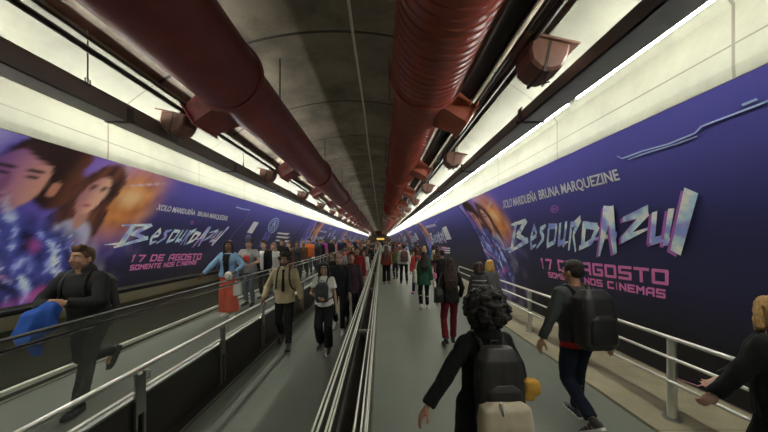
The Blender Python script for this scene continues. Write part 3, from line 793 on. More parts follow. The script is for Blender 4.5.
def quad_px(side, lo0, lo1, up0, up1): return [px_wall(side, *p, 0.045) for p in (lo0, lo1, up0, up1)]
def Q(pp, u0, u1, zl0, zl1, zt0, zt1):
    y0 = pp.t0+pp.sg*u0; y1 = pp.t0+pp.sg*u1
    return ((y0, zl0), (y1, zl1), (y0, zt0), (y1, zt1))
def px_poly(pp, pts, w):
    """thin line through (y,z) points on the wall as bars"""
    out = []
    for i in range(len(pts)-1):
        (a, b), (c, d) = pts[i], pts[i+1]; dx, dy = c-a, d-b; l = sqrt(dx*dx+dy*dy) or 1; nx, ny = -dy/l*w/2, dx/l*w/2
        out.append([(a+nx, b+ny), (a-nx, b-ny), (c-nx, d-ny), (c+nx, d+ny)])
    return out
UNIT = ((0, 0), (1, 0), (0, 1), (1, 1))
def dress(pp, title, names, date, cin, mark):
    q = quad_px(pp.side, *title)
    pp.put('title_lettering', title_polys(0, 7, 1.35), q, m_title, 0, 0.045)
    pp.put('title_edge', title_polys(7, 11, 1.15 if pp.side > 0 else 0.7, (-0.010, -0.03)), q, m_pinkedge, 0, 0.0445)
    pp.put('title_lettering', title_polys(7, 11, 1.25 if pp.side > 0 else 0.9), q, m_title, 0, 0.049)
    pp.put('name_lettering', P_NAME1, quad_px(pp.side, *names[0]), m_ink)
    pp.put('name_lettering', P_NAME2, quad_px(pp.side, *names[1]), m_ink)
    pp.put('date_lettering', P_DATE, quad_px(pp.side, *date), m_date)
    pp.put('cinema_lettering', P_CIN, quad_px(pp.side, *cin), m_date)
    ring = []
    for k in range(16):
        a, b = 2*pi*k/16, 2*pi*(k+1)/16
        ring.append([(.5+.5*cos(a), .5+.5*sin(a)), (.5+.4*cos(a), .5+.4*sin(a)), (.5+.4*cos(b), .5+.4*sin(b)), (.5+.5*cos(b), .5+.5*sin(b))])
    ring += [stroke(.3, .25, .1, .3, .75, .1), stroke(.3, .72, .1, .5, .5, .1), stroke(.5, .5, .1, .3, .28, .1), stroke(.75, .7, .1, .6, .5, .1), stroke(.6, .5, .1, .75, .3, .1)]
    pp.put('studio_mark', ring, quad_px(pp.side, *mark), m_pinkedge)

# --- right wall
PR = Poster(1, 7.9, 0, 'large violet and black film poster on the right wall, nearest, with pale brush lettering', 0.06, 3.32, -3.1, 10.1, -0.95, 0.0)
dress(PR, ((508, 252), (692, 254), (510, 222), (701, 193)), [((503, 208.6), (537, 200.5), (502.5, 200.5), (536, 192)), ((539.5, 199.5), (620, 179.5), (538, 190.5), (616.5, 168.8))],
      ((541.5, 268), (668, 285), (540, 258.5), (668, 270.5)), ((549, 277), (665, 298.3), (548, 272), (665, 290)), ((551, 213.5), (559, 212), (550, 206), (558, 204.5)))
def line_px(pp, name, pts, w, m): return pp.put(name, px_poly(pp, [px_wall(pp.side, a, b, 0.045) for a, b in pts], w), UNIT, m)
line_px(PR, 'circuit_line', [(617, 156), (622, 158.5), (642, 151), (668, 144), (695, 133), (701, 126.5), (768, 101), (830, 76)], 0.012, m_cyan)
line_px(PR, 'circuit_line', [(628, 159.5), (649, 152), (675, 144.5), (697, 136)], 0.010, m_cyan)
line_px(PR, 'circuit_line', [(742, 105), (757, 99)], 0.016, m_cyan)
# credits at the end of the print, taken from where the second poster shows them
def block_px(pp, name, quad, m, dy=0.0):
    q = [px_wall(pp.side, a, b, 0.045) for a, b in quad]; q = [(y+dy, z) for y, z in q]
    return pp.put(name, [[(0, 0), (1, 0), (1, 1), (0, 1)]], q, m)
PRP = 13.2
# --- left wall
PL = Poster(-1, 5.44, 0, 'large violet and black film poster on the left wall, nearest, with two painted faces', 0.98, 3.32, -4.6, 12.4, -0.05, 0.10)
dress(PL, ((112, 247), (214, 245.5), (122, 223), (229, 228)), [((156, 209.7), (195, 215.2), (159, 204), (196, 210.8)), ((197.5, 215.6), (227, 220.6), (198.5, 211.3), (228, 216.2))],
      ((129.7, 261.8), (200.3, 259.4), (132.5, 255.2), (202, 253.6)), ((129.7, 270.3), (195.7, 264.2), (131, 265.2), (197, 260.4)), ((190, 224.5), (193.2, 224.8), (191, 220), (194.4, 220.4)))
line_px(PL, 'circuit_line', [(236, 207), (243, 209), (250, 210), (247, 218), (231, 237), (222, 256), (216, 270)], 0.03, m_dim)
line_px(PL, 'circuit_line', [(236, 207), (243, 209), (250, 210)], 0.035, m_cyan)
block_px(PL, 'credit_block', [(247, 232.5), (252, 233.5), (254, 221.5), (258.8, 222.5)], m_ink)
block_px(PL, 'date_block', [(245, 238.5), (250, 239.5), (247, 234), (251.5, 235)], m_dim)
for i in range(3):
    block_px(PL, 'credit_line', [(275+i, 241.0-i*3.6), (287, 242.2-i*3.6), (276+i, 239.6-i*3.6), (290, 240.6-i*3.6)], m_ink)
ring = []
for k in range(20):
    a, b = 2*pi*k/20, 2*pi*(k+1)/20
    for r0, r1 in ((.5, .44), (.36, .32)):
        ring.append([(.5+r0*cos(a), .5+r0*sin(a)), (.5+r1*cos(a), .5+r1*sin(a)), (.5+r1*cos(b), .5+r1*sin(b)), (.5+r0*cos(b), .5+r0*sin(b))])
ring += [stroke(.3, .2, .06, .5, .8, .06), stroke(.5, .8, .06, .72, .3, .06), stroke(.35, .6, .06, .7, .55, .06), stroke(.5, .15, .05, .5, .85, .05)]
q = [px_wall(-1, a, b, 0.045) for a, b in ((266, 232), (275, 234), (272, 217), (281.5, 218.5))]
PL.put('oval_emblem', ring, q, m_cyan)
q = [px_wall(-1, a, b, 0.045) for a, b in ((257, 247), (266, 248), (264, 230), (275, 232))]
shard = [stroke(.2, 0, .08, .3, .9, .2), stroke(.4, .1, .05, .6, 1, .16), stroke(.3, .5, .1, .9, .8, .05), stroke(.7, .2, .06, .75, .7, .12), stroke(.1, .3, .05, .6, .4, .08)]
PL.put('emblem_art', shard, q, mat('blue_violet_ink', (0.16, 0.15, 0.55), rough=0.5, spec=0.2))

# the same print repeated down both walls
for s, pp, pitch, n in ((1, PR, 13.2, 7), (-1, PL, 17.0, 5)):
    for i in range(1, n+1):
        c = copy_tree(pp.root); c.location.y += pitch*i
        if s > 0:
            if i == 1:
                block_px(PR, 'credit_block', [(446.5, 240), (451.5, 239), (442, 228), (446, 226)], m_ink, -pitch).parent = c
                for k in range(3):
                    block_px(PR, 'credit_line', [(442+k*0.5, 248.2+k*2.2), (450, 249+k*2.2), (442+k*.5, 247.2+k*2.2), (450, 247.8+k*2.2)], m_ink, -pitch).parent = c
                second = c
            else:
                for o_ in second.children:
                    if o_.name.startswith('credit'):
                        d_ = o_.copy(); COL.objects.link(d_); d_.parent = c
        if i < 3: tag(c, 'film poster on the %s wall, the %s one along the tunnel, violet with pale lettering' % (SIDE[s], ['', 'second', 'third'][i]), 'poster', 'film posters on the %s wall' % SIDE[s])
        else: tag(c, 'far violet film poster on the %s wall, seen edge on deep in the tunnel' % SIDE[s], 'poster', 'far film posters on the %s wall' % SIDE[s])
    pp.root['group'] = 'film posters on the %s wall' % SIDE[s]

# ================================================================== PEOPLE
UPV = Vector((0, 0, 1))
def ik(a, c, l1, l2, pole):
    a = Vector(a); c = Vector(c); d = c-a; L = d.length
    if L > (l1+l2)*0.998: c = a+d.normalized()*(l1+l2)*0.998; d = c-a; L = d.length
    x = (l1*l1-l2*l2+L*L)/(2*L); h = sqrt(max(0, l1*l1-x*x)); n = d.normalized()
    p = Vector(pole); p = (p-n*p.dot(n)).normalized()
    return a+n*x+p*h, c
def hand_geo(bm, wrist, direction, palm_in, side, curl=0.5, s=1.0):
    """palm, four unequal bent fingers and a thumb; palm_in = direction the palm faces; side=+1 right hand"""
    d = Vector(direction).normalized(); pn = Vector(palm_in); pn = (pn-d*pn.dot(d)).normalized(); w = d.cross(pn).normalized()*side
    # w points from thumb side towards the little finger
    Mx = Matrix((w, pn, d)).transposed()
    ellipsoid(bm, wrist+d*0.052*s, (0.041*s, 0.016*s, 0.056*s), rot=Mx)
    for k, (ln, off) in enumerate(((0.072, -0.031), (0.080, -0.010), (0.074, 0.011), (0.058, 0.031))):
        b = wrist+d*(0.092-abs(k-1.3)*0.005)*s+w*off*s; r0 = 0.0095-0.0006*(k == 3)*2
        ang = curl*(0.5+0.06*k); p0 = wrist+d*0.055*s+w*off*0.75*s; pts = [p0, b]; q = b; a = 0; fan = w*((off)*0.9)
        for j, f_ in enumerate((0.45, 0.31, 0.24)):
            a += ang*(0.7 if j == 0 else 1.0); q = q+(d*cos(a)+pn*sin(a)+fan*1.2).normalized()*ln*f_*s; pts.append(q)
        limb(bm, pts, [r0*s*1.1, r0*s, r0*s*.95, r0*s*.88, r0*s*.78], seg=8)
    t0 = wrist+d*0.022*s-w*0.024*s; t1 = t0+(d*0.6-w*0.75+pn*0.25).normalized()*0.034*s; t2 = t1+(d*0.85-w*0.35+pn*0.45).normalized()*0.030*s
    t3 = t2+(d*0.85-w*0.05+pn*0.55).normalized()*0.024*s
    limb(bm, [t0, t1, t2, t3], [0.016*s, 0.0125*s, 0.011*s, 0.0095*s], seg=8)

class Fig: pass
def pose(h=1.75, female=False, lean=4, twist=0, head=(0, 0), feet=((-.10, .22, 0, 0), (.10, -.26, .06, -30)), hands=None, toe=8):
    f = Fig(); f.k = h/1.75; f.female = female; f.h = h
    sh = 0.150 if female else 0.175
    f.shw = sh
    hipw = 0.088
    ank = []
    for i, (x, y, z, p) in enumerate(feet): ank.append(Vector((x, y-0.02, z+0.085+max(0, -p)*0.0019)))
    hz = 0.925
    for i, a in enumerate(ank):
        dx = a.x-(-hipw if i == 0 else hipw); hz = min(hz, a.z+sqrt(max(0.05, 0.855**2-dx*dx-a.y**2)))
    f.hz = hz; dz = hz-0.925
    f.T = Matrix.Translation((0, 0, hz)) @ Matrix.Rotation(radians(-lean), 4, 'X') @ Matrix.Rotation(radians(twist), 4, 'Z') @ Matrix.Translation((0, 0, -0.925))
    f.H = f.T @ Matrix.Translation((0, -0.01, 1.50)) @ Matrix.Rotation(radians(lean*0.7), 4, 'X') @ Matrix.Rotation(radians(head[0]), 4, 'Z') @ Matrix.Rotation(radians(-head[1]), 4, 'X') @ Matrix.Translation((0, 0.01, -1.50))
    f.hip = [Vector((-hipw, 0, hz)), Vector((hipw, 0, hz))]
    f.knee = []; f.ank = []
    for i in range(2):
        k_, a_ = ik(f.hip[i], ank[i], 0.43, 0.425, (0.05*(-1 if i == 0 else 1), 1, 0.1)); f.knee.append(k_); f.ank.append(a_)
    f.footp = [feet[0][3], feet[1][3]]; f.toe = toe
    f.sh = [f.T @ Vector((-sh, -0.005, 1.415)), f.T @ Vector((sh, -0.005, 1.415))]
    f.elb = []; f.wri = []; f.hdir = []
    hands = hands or (None, None)
    for i in range(2):
        sg = -1 if i == 0 else 1
        tgt = hands[i] if hands[i] is not None else ((sg*(0.225 if female else 0.25), 0.13*(-sg), 0.86))
        pole = (sg*0.5, -1, -0.1) if len(tgt) < 4 else tgt[3]
        e, w = ik(f.sh[i], Vector(tgt[:3]), 0.29, 0.255, pole); f.elb.append(e); f.wri.append(w); f.hdir.append((w-e).normalized())
    return f

def body_mesh(f, vox, curl=(0.6, 0.6), palm=(None, None), fingers=True):
    bm = bmesh.new(); T = f.T; H = f.H; fe = f.female
    # head
    def he(c, r, sub=2, rot=None):
        Mx = H; ellipsoid(bm, c, r, Mx, sub, rot)
    he((0, -0.012, 1.660), (0.076, 0.094, 0.094), 3); he((0, 0.022, 1.605), (0.062, 0.074, 0.092), 3)
    he((0, 0.066, 1.548), (0.030, 0.030, 0.026)); he((0, 0.058, 1.668), (0.055, 0.040, 0.030))
    for s_ in (-1, 1):
        he((s_*0.040, 0.062, 1.600), (0.024, 0.030, 0.026)); he((s_*0.074, -0.012, 1.617), (0.012, 0.022, 0.034))
        he((s_*0.045, 0.02, 1.565), (0.024, 0.045, 0.03))
    A = [H @ Vector(p) for p in ((0, 0.088, 1.652), (0, 0.104, 1.622), (0, 0.114, 1.600))]; limb(bm, A, [0.010, 0.012, 0.0155])
    for s_ in (-1, 1): he((s_*0.013, 0.098, 1.597), (0.010, 0.012, 0.009))
    he((0, 0.092, 1.566), (0.023, 0.014, 0.012))
    nr = 0.048 if fe else 0.057
    limb(bm, [T @ Vector((0, -0.02, 1.40)), T @ Vector((0, -0.012, 1.50)), H @ Vector((0, -0.005, 1.58))], [nr*1.25, nr, nr])
    # trunk
    if fe: rings = [(0, 0, .84, .150, .105), (0, 0, .93, .158, .112), (0, 0, 1.03, .128, .09), (0, 0, 1.10, .115, .085), (0, .0, 1.20, .130, .095), (0, .012, 1.28, .142, .115), (0, 0, 1.36, .140, .09), (0, -.01, 1.43, .12, .065), (0, -.01, 1.47, .06, .05)]
    else: rings = [(0, 0, .84, .145, .10), (0, 0, .93, .152, .108), (0, 0, 1.05, .140, .10), (0, 0, 1.18, .152, .105), (0, .005, 1.30, .168, .115), (0, 0, 1.38, .165, .10), (0, -.01, 1.44, .13, .07), (0, -.01, 1.48, .065, .055)]
    loft(bm, rings, T)
    ar = 0.85 if fe else 1.0
    for i in range(2):
        s_ = -1 if i == 0 else 1
        limb(bm, [T @ Vector((s_*0.10, -0.01, 1.40)), f.sh[i], f.elb[i], f.wri[i]], [0.056*ar, 0.047*ar, 0.037*ar, 0.026*ar])
        mid = f.elb[i].lerp(f.wri[i], 0.28); ellipsoid(bm, mid, (0.039*ar,)*3)
        if fingers:
            pin = palm[i] or Vector((-s_, 0.15, 0))
            hand_geo(bm, f.wri[i], f.hdir[i], Vector(pin), 1 if i == 1 else -1, curl[i], 0.95 if fe else 1.05)
        else: limb(bm, [f.wri[i], f.wri[i]+f.hdir[i]*0.09, f.wri[i]+f.hdir[i]*0.16+Vector((-s_*.02, .02, 0))], [0.028, 0.036, 0.02])
        limb(bm, [f.hip[i], f.knee[i], f.ank[i]], [0.078, 0.053, 0.036]); ellipsoid(bm, f.hip[i].lerp(f.knee[i], 0.25), (0.08,)*3)
        ellipsoid(bm, f.knee[i].lerp(f.ank[i], 0.3)+Vector((0, -0.015, 0)), (0.053,)*3)
        p = radians(f.footp[i]); yaw = radians(f.toe)*(1 if i == 0 else -1)
        fd = Vector((-sin(yaw), cos(yaw)*cos(p), sin(p))).normalized()
        limb(bm, [f.ank[i]+Vector((0, -0.02, -0.04)), f.ank[i]+fd*0.10+Vector((0, 0, -0.055))], [0.030, 0.026])
    return bm
def foot_frame(f, i):
    p = radians(f.footp[i]); yaw = radians(f.toe)*(1 if i == 0 else -1)
    return Matrix.Translation(f.ank[i]) @ Matrix.Rotation(yaw, 4, 'Z') @ Matrix.Rotation(p, 4, 'X') @ Matrix.Translation((0, 0, -0.085))

def front_y(f, z, x=0.0, extra=0.0):
    prof = f.prof
    for (a, b) in zip(prof, prof[1:]):
        if a[2] <= z <= b[2]:
            t = (z-a[2])/(b[2]-a[2]); rx = lerp(a[3], b[3], t); ry = lerp(a[4], b[4], t); cy = lerp(a[1], b[1], t)
            return cy+ry*sqrt(max(0.0, 1-(x/rx)**2))+extra
    return 0.12

def person(label, loc, rz, h=1.75, female=False, top=None, bottom=None, shoes=None, hair=None, skin=(0.42, 0.24, 0.16), vox=0.009, group=None,
           curl=(0.6, 0.6), palm=(None, None), extras=(), lean=4, twist=0, head=(0, 0), feet=((-.10, .22, 0, 0), (.10, -.26, .06, -30)), hands=None, fingers=True, toe=8, name='person', seed=0.0, face=True):
    """the whole figure: one body mesh; hair, clothes and face details are its children"""
    f = pose(h, female, lean, twist, head, feet, hands, toe)
    root = tag(empty(name, (0, 0, 0)), label, 'person', group)
    kk = f.k
    bodym = skinmat(skin)
    remesh('body', body_mesh(f, vox, curl, palm, fingers), bodym, root, vox, 1)
    T, H = f.T, f.H
    cv = max(vox*1.15, 0.010)
    # ---------------- face
    if face:
        hc = hair['col'] if hair else (0.03, 0.02, 0.015)
        for s_ in (-1, 1):
            bm = bmesh.new(); ellipsoid(bm, (s_*0.031, 0.0835, 1.637), (0.0135, 0.010, 0.0095), H); e = obj('eye', bm, mat('eye_white', (0.75, 0.73, 0.70), rough=0.25), root, True)
            bm = bmesh.new(); ellipsoid(bm, (s_*0.031, 0.0905, 1.637), (0.006, 0.004, 0.0065), H); obj('iris', bm, mat('dark_iris', (0.02, 0.012, 0.01), rough=0.2), e, True)
            bm = bmesh.new(); limb(bm, [H @ Vector((s_*x, y, z)) for x, y, z in ((0.014, 0.0985, 1.657), (0.032, 0.096, 1.663), (0.050, 0.083, 1.656))], [0.0045, 0.005, 0.003], seg=6); obj('eyebrow', bm, hairmat(hc), root, True)
        bm = bmesh.new(); ellipsoid(bm, (0, 0.1005, 1.571), (0.020, 0.008, 0.005), H); ellipsoid(bm, (0, 0.100, 1.562), (0.018, 0.0085, 0.006), H)
        obj('lips', bm, mat('lips_%d' % int(skin[0]*100), (skin[0]*0.85, skin[1]*0.55, skin[2]*0.55), rough=0.5), root, True)
    # ---------------- top garment
    tp = dict(kind='jacket', col=(0.05, 0.05, 0.06), sleeve='long', hem=0.86, fat=0.022, collar='none', flare=0.0); tp.update(top or {})
    g = tp['fat']; hem = tp['hem']; fe = female
    if fe: prof = [(0, 0, hem, .158+g+tp['flare'], .112+g+tp['flare']*.8), (0, 0, .95, .158+g+tp['flare']*.7, .112+g+tp['flare']*.5), (0, 0, 1.05, .128+g*1.3, .092+g*1.2), (0, 0, 1.18, .130+g*1.1, .096+g), (0, .012, 1.28, .146+g, .118+g*.9), (0, 0, 1.36, .146+g, .098+g), (0, -.008, 1.43, .115+g, .07+g), (0, -.008, 1.468, .062+g*.8, .052+g*.8)]
    else: prof = [(0, 0, hem, .156+g+tp['flare'], .112+g+tp['flare']*.8), (0, 0, .95, .154+g+tp['flare']*.7, .110+g+tp['flare']*.5), (0, 0, 1.06, .144+g*1.2, .105+g*1.2), (0, 0, 1.18, .156+g, .110+g), (0, .005, 1.30, .172+g, .120+g), (0, 0, 1.38, .170+g, .105+g), (0, -.008, 1.44, .13+g, .075+g), (0, -.008, 1.48, .068+g*.8, .060+g*.8)]
    if hem > 0.95: prof = [prof[0]]+[p for p in prof[1:] if p[2] > hem+0.02]
    elif hem < 0.80:
        b0 = prof[0]; prof = [b0, (0, 0, (hem+0.93)/2, .156+g+tp['flare']*.9, .115+g+tp['flare']*.7)]+prof[1:]
        if hem < 0.6:   # long coat: also widen with the stride
            st = abs(f.ank[0].y-f.ank[1].y)*0.30
            prof[0] = (0, 0, hem, b0[3]+.02, b0[4]+st)
    f.prof = prof
    bm = bmesh.new(); loft(bm, prof, T)
    ar = 0.86 if fe else 1.0; sg = g*0.55
    for i in range(2):
        s_ = -1 if i == 0 else 1; sh = f.sh[i]; e = f.elb[i]; w = f.wri[i]
        limb(bm, [T @ Vector((s_*0.09, -0.01, 1.395)), sh], [0.066*ar+sg, 0.052*ar+sg])
        if tp['sleeve'] == 'long':
            limb(bm, [sh, e, w.lerp(e, 0.03)], [0.051*ar+sg, 0.041*ar+sg, 0.031*ar+sg*1.0], ends='start')
        elif tp['sleeve'] == 'short':
            q = sh.lerp(e, 0.62); limb(bm, [sh, q], [0.057*ar+sg, 0.052*ar+sg*1.4], ends='start')
    og = remesh(tp['kind'], bm, fabric(tp['col']), root, cv, 2, fold=0.007+g*0.15, fs=(10, 10, 5), seed=seed+1)
    dark = tuple(c*0.55 for c in tp['col'])
    if tp['collar'] == 'hood':
        bm = bmesh.new(); loft(bm, [(0, -0.04, 1.42, 0.105, 0.085), (0, -0.05, 1.47, 0.115, 0.09), (0, -0.045, 1.53, 0.10, 0.075), (0, -0.05, 1.56, 0.08, 0.05)], T); remesh('hood', bm, fabric(tp.get('hoodcol', dark)), og, cv, 2, fold=0.01, seed=seed)
    elif tp['collar'] in ('shirt', 'crew'):
        bm = bmesh.new()
        loft(bm, [(0, -0.010, 1.455, 0.078+g*.5, 0.070+g*.5), (0, -0.012, 1.485 if tp['collar'] == 'crew' else 1.515, 0.066, 0.062)], T, 24)
        remesh('collar', bm, fabric(tp.get('collarcol', tp['col'])), og, cv*0.8, 1)
    if tp.get('open'):      # jacket worn open over a shirt
        bm = bmesh.new(); rows = []
        for z in [hem+0.04+(1.455-hem-0.04)*t/10 for t in range(11)]:
            wd = tp.get('openw', 0.06)*(0.6+0.4*(z-hem)/(1.46-hem))
            rows.append([bm.verts.new(T @ Vector((x, front_y(f, z, x)+0.010, z))) for x in (-wd, -wd/2, 0, wd/2, wd)])
        for a, b in zip(rows, rows[1:]):
            for k in range(4): bm.faces.new((a[k], a[k+1], b[k+1], b[k]))
        o = obj('shirt_front', bm, fabric(tp['open']), root, True); md = o.modifiers.new('t', 'SOLIDIFY'); md.thickness = 0.014; md.offset = -1
        for s_ in (-1, 1):
            bm = bmesh.new(); pts = []
            for t in range(9):
                z = hem+0.05+(1.45-hem-0.05)*t/8; wd = tp.get('openw', 0.06)*(0.6+0.4*(z-hem)/(1.46-hem))+0.006
                pts.append(T @ Vector((s_*wd, front_y(f, z, wd)+0.012, z)))
            tube(bm, pts, 0.013, 8); obj('lapel', bm, fabric(tuple(c*0.8 for c in tp['col'])), og, True)
    if tp.get('tie'):
        bm = bmesh.new(); rows = []
        for z, wd in ((1.06, 0.012), (1.09, 0.030), (1.2, 0.028), (1.42, 0.018), (1.455, 0.024), (1.47, 0.026)):
            rows.append([bm.verts.new(T @ Vector((x, front_y(f, z, x)+0.024, z))) for x in (-wd, 0, wd)])
        for a, b in zip(rows, rows[1:]):
            for k in range(2): bm.faces.new((a[k], a[k+1], b[k+1], b[k]))
        o = obj('tie', bm, fabric(tp['tie']), root, True); md = o.modifiers.new('t', 'SOLIDIFY'); md.thickness = 0.012; md.offset = -1
    if tp.get('print'):
        bm = bmesh.new(); rows = []
        for z in (1.16, 1.22, 1.28, 1.34):
            wd = 0.085-abs(z-1.25)*0.2
            rows.append([bm.verts.new(T @ Vector((x, front_y(f, z, x)+0.009, z))) for x in (-wd, -wd/2, 0, wd/2, wd)])
        for a, b in zip(rows, rows[1:]):
            for k in range(4): bm.faces.new((a[k], a[k+1], b[k+1], b[k]))
        o = obj('chest_print', bm, fabric(tp['print']), og, True); md = o.modifiers.new('t', 'SOLIDIFY'); md.thickness = 0.010; md.offset = -1
    if tp.get('band'):      # an under layer showing at the hem
        bm = bmesh.new(); b0 = prof[0]; loft(bm, [(0, 0, hem-0.06, b0[3]-.004, b0[4]-.004), (0, 0, hem+0.02, b0[3]-.006, b0[4]-.006)], T); remesh('shirt_hem', bm, fabric(tp['band']), root, cv, 1, fold=0.006, seed=seed)
    if tp.get('stripes'):
        bm = bmesh.new()
        for z in (1.02, 1.12, 1.22, 1.32):
            rows = []
            for zz in (z, z+0.025):
                row = []
                for (a, b) in zip(prof, prof[1:]):
                    if a[2] <= zz <= b[2]:
                        t = (zz-a[2])/(b[2]-a[2]); rx = lerp(a[3], b[3], t)+.008; ry = lerp(a[4], b[4], t)+.008; cy = lerp(a[1], b[1], t); break
                rows.append([bm.verts.new(T @ Vector((rx*cos(2*pi*k/24), cy+ry*sin(2*pi*k/24), zz))) for k in range(24)])
            for k in range(24): bm.faces.new((rows[0][k], rows[0][(k+1) % 24], rows[1][(k+1) % 24], rows[1][k]))
        o = obj('stripe', bm, fabric(tp['stripes']), og, True)
    # ---------------- bottom garment
    bt = dict(kind='trousers', col=(0.02, 0.02, 0.025), thigh=0.088, kneer=0.066, cuff=0.056); bt.update(bottom or {})
    bm = bmesh.new()
    if bt['kind'] in ('skirt', 'wide_trousers') and bt.get('long'):
        loft(bm, [(0, 0, 0.80, .17, .125), (0, 0, .92, .155, .118), (0, 0, 1.04, .128, .098)], T)
        for i in range(2):
            limb(bm, [f.hip[i], f.knee[i], f.ank[i].lerp(f.knee[i], 0.12)], [0.10, 0.115, 0.15], ends=False, seg=18)
            ellipsoid(bm, f.hip[i], (0.098,)*3)
    else:
        loft(bm, [(0, 0, 0.83, .152, .112), (0, 0, .92, .162, .120), (0, 0, 1.00, .150, .112), (0, 0, 1.04, .142 if not fe else .13, .106 if not fe else .098)], Matrix.Translation((0, 0, f.hz-0.925)))
        for i in range(2):
            e = f.ank[i].lerp(f.knee[i], 0.06 if not bt.get('crop') else bt['crop'])
            limb(bm, [f.hip[i], f.knee[i], e], [bt['thigh'], bt['kneer'], bt['cuff']], ends='start')
            ellipsoid(bm, f.hip[i].lerp(f.knee[i], 0.25), (bt['thigh']*1.02,)*3)
    remesh('trousers' if bt['kind'] != 'skirt' else 'skirt', bm, fabric(bt['col']), root, cv, 2, fold=0.008, fs=(11, 11, 5), seed=seed+2)
    # ---------------- shoes
    st = dict(col=(0.03, 0.03, 0.03), sole=(0.05, 0.05, 0.05)); st.update(shoes or {})
    for i in range(2):
        Mf = foot_frame(f, i); bm = bmesh.new()
        for (y, rx, rz_, z) in ((-0.045, 0.034, 0.040, 0.045), (0.0, 0.037, 0.048, 0.055), (0.05, 0.038, 0.040, 0.045), (0.11, 0.043, 0.030, 0.038), (0.16, 0.040, 0.024, 0.033), (0.195, 0.028, 0.018, 0.028)):
            ellipsoid(bm, (0, y, z), (rx, 0.04, rz_), Mf)
        ellipsoid(bm, (0, -0.01, 0.085), (0.042, 0.046, 0.04), Mf)
        so = remesh('shoe', bm, leather(st['col']), root, max(vox, 0.009), 1)
        bm = bmesh.new(); ring = [(-0.075, .024), (-0.05, .036), (0, .040), (0.06, .041), (0.12, .047), (0.17, .042), (0.205, .028), (0.222, .012)]
        lo = []; 
        outline = [(-x, y) for y, x in ring]+[(x, y) for y, x in ring[::-1]]
        A = [bm.verts.new(Mf @ Vector((x, y, 0.0))) for x, y in outline]; B = [bm.verts.new(Mf @ Vector((x*1.0, y, 0.024))) for x, y in outline]
        n = len(A)
        for k in range(n): bm.faces.new((A[k], A[(k+1) % n], B[(k+1) % n], B[k]))
        bm.faces.new(A); bm.faces.new(B[::-1]); obj('sole', bm, leather(st['sole']), so)
    # ---------------- hair
    if hair:
        hk = hair['kind']; hm = hairmat(hair['col']); bm = bmesh.new(); wl = 0.004
        rnd = random.Random(int(seed*100)+3)
        cap = [((0, -0.022, 1.690), (0.083, 0.098, 0.080)), ((0, -0.050, 1.645), (0.081, 0.070, 0.085)), ((0, 0.035, 1.722), (0.062, 0.055, 0.036))]
        if hk != 'none':
            for c, r in cap: ellipsoid(bm, c, r, H, 3)
        for s_ in (-1, 1): ellipsoid(bm, (s_*0.066, 0.0, 1.665), (0.016, 0.04, 0.045), H)
        if hk == 'short': pass
        if hk == 'quiff':
            for k in range(14): ellipsoid(bm, (rnd.uniform(-.05, .05), rnd.uniform(-.02, .075), 1.74+rnd.uniform(-.01, .02)), (0.026,)*3, H)
        if hk == 'curly':
            for k in range(60):
                a = rnd.uniform(0, 2*pi); el = rnd.uniform(-0.5, 1.5); r = 0.088+rnd.uniform(0, 0.018)
                p = Vector((r*cos(a)*cos(el), -0.02+r*1.1*sin(a)*cos(el), 1.675+r*0.95*sin(el)))
                if p.y > 0.05 and p.z < 1.70: continue
                ellipsoid(bm, p, (rnd.uniform(.022, .034),)*3, H, 1)
            wl = 0.010
        if hk == 'afro':
            R_ = hair.get('r', 0.15)
            ellipsoid(bm, (0, -0.035, 1.67), (R_*0.85, R_*0.85, R_*0.85), H, 3)
            for k in range(420):
                a = rnd.uniform(0, 2*pi); el = rnd.uniform(-0.9, 1.5); r = R_*(0.82+rnd.uniform(0, 0.20))
                p = Vector((r*cos(a)*cos(el), -0.035+r*sin(a)*cos(el), 1.67+r*sin(el)))
                if p.y > 0.045 and p.z < 1.70: continue
                ellipsoid(bm, p, (rnd.uniform(.014, .026),)*3, H, 1)
            wl = 0.010
        if hk in ('long', 'bob', 'wavy'):
            zb = {'long': 1.17, 'bob': 1.46, 'wavy': 1.24}[hk]; zb = hair.get('zb', zb); wd = hair.get('w', 0.10)
            HT = H
            def lo_(rs):
                loft(bm, [(c[0], c[1], c[2], c[3], c[4]) for c in rs], HT, 18)
            lo_([(0, -0.115 if zb < 1.4 else -0.07, zb, wd*0.80, 0.030), (0, -0.120 if zb < 1.4 else -.07, (zb+1.5)/2, wd*1.12, 0.048), (0, -0.07, 1.50, wd*1.02, 0.060), (0, -0.05, 1.62, 0.090, 0.075), (0, -0.03, 1.70, 0.080, 0.08)])
            for s_ in (-1, 1):
                if hair.get('sides', True):
                    limb(bm, [H @ Vector(p) for p in ((s_*0.070, 0.03, 1.70), (s_*0.088, 0.02, 1.62), (s_*0.092, 0.015, 1.52), (s_*0.095, 0.03, max(zb, 1.34)))], [0.026, 0.030, 0.034, 0.022])
            wl = 0.005 if hk != 'wavy' else 0.012
        if hk == 'tied':
            ellipsoid(bm, (0, -0.13, 1.68), (0.035, 0.035, 0.035), H); limb(bm, [H @ Vector(p) for p in ((0, -0.12, 1.67), (0, -0.15, 1.58), (0, -0.13, 1.48))], [0.024, 0.028, 0.014])
        if hk == 'bun':
            ellipsoid(bm, (0, -0.06, 1.78), (0.04, 0.04, 0.036), H)
        remesh('hair', bm, hm, root, max(vox*0.9, 0.008), 1, wild=wl, fold=0.0, seed=seed)
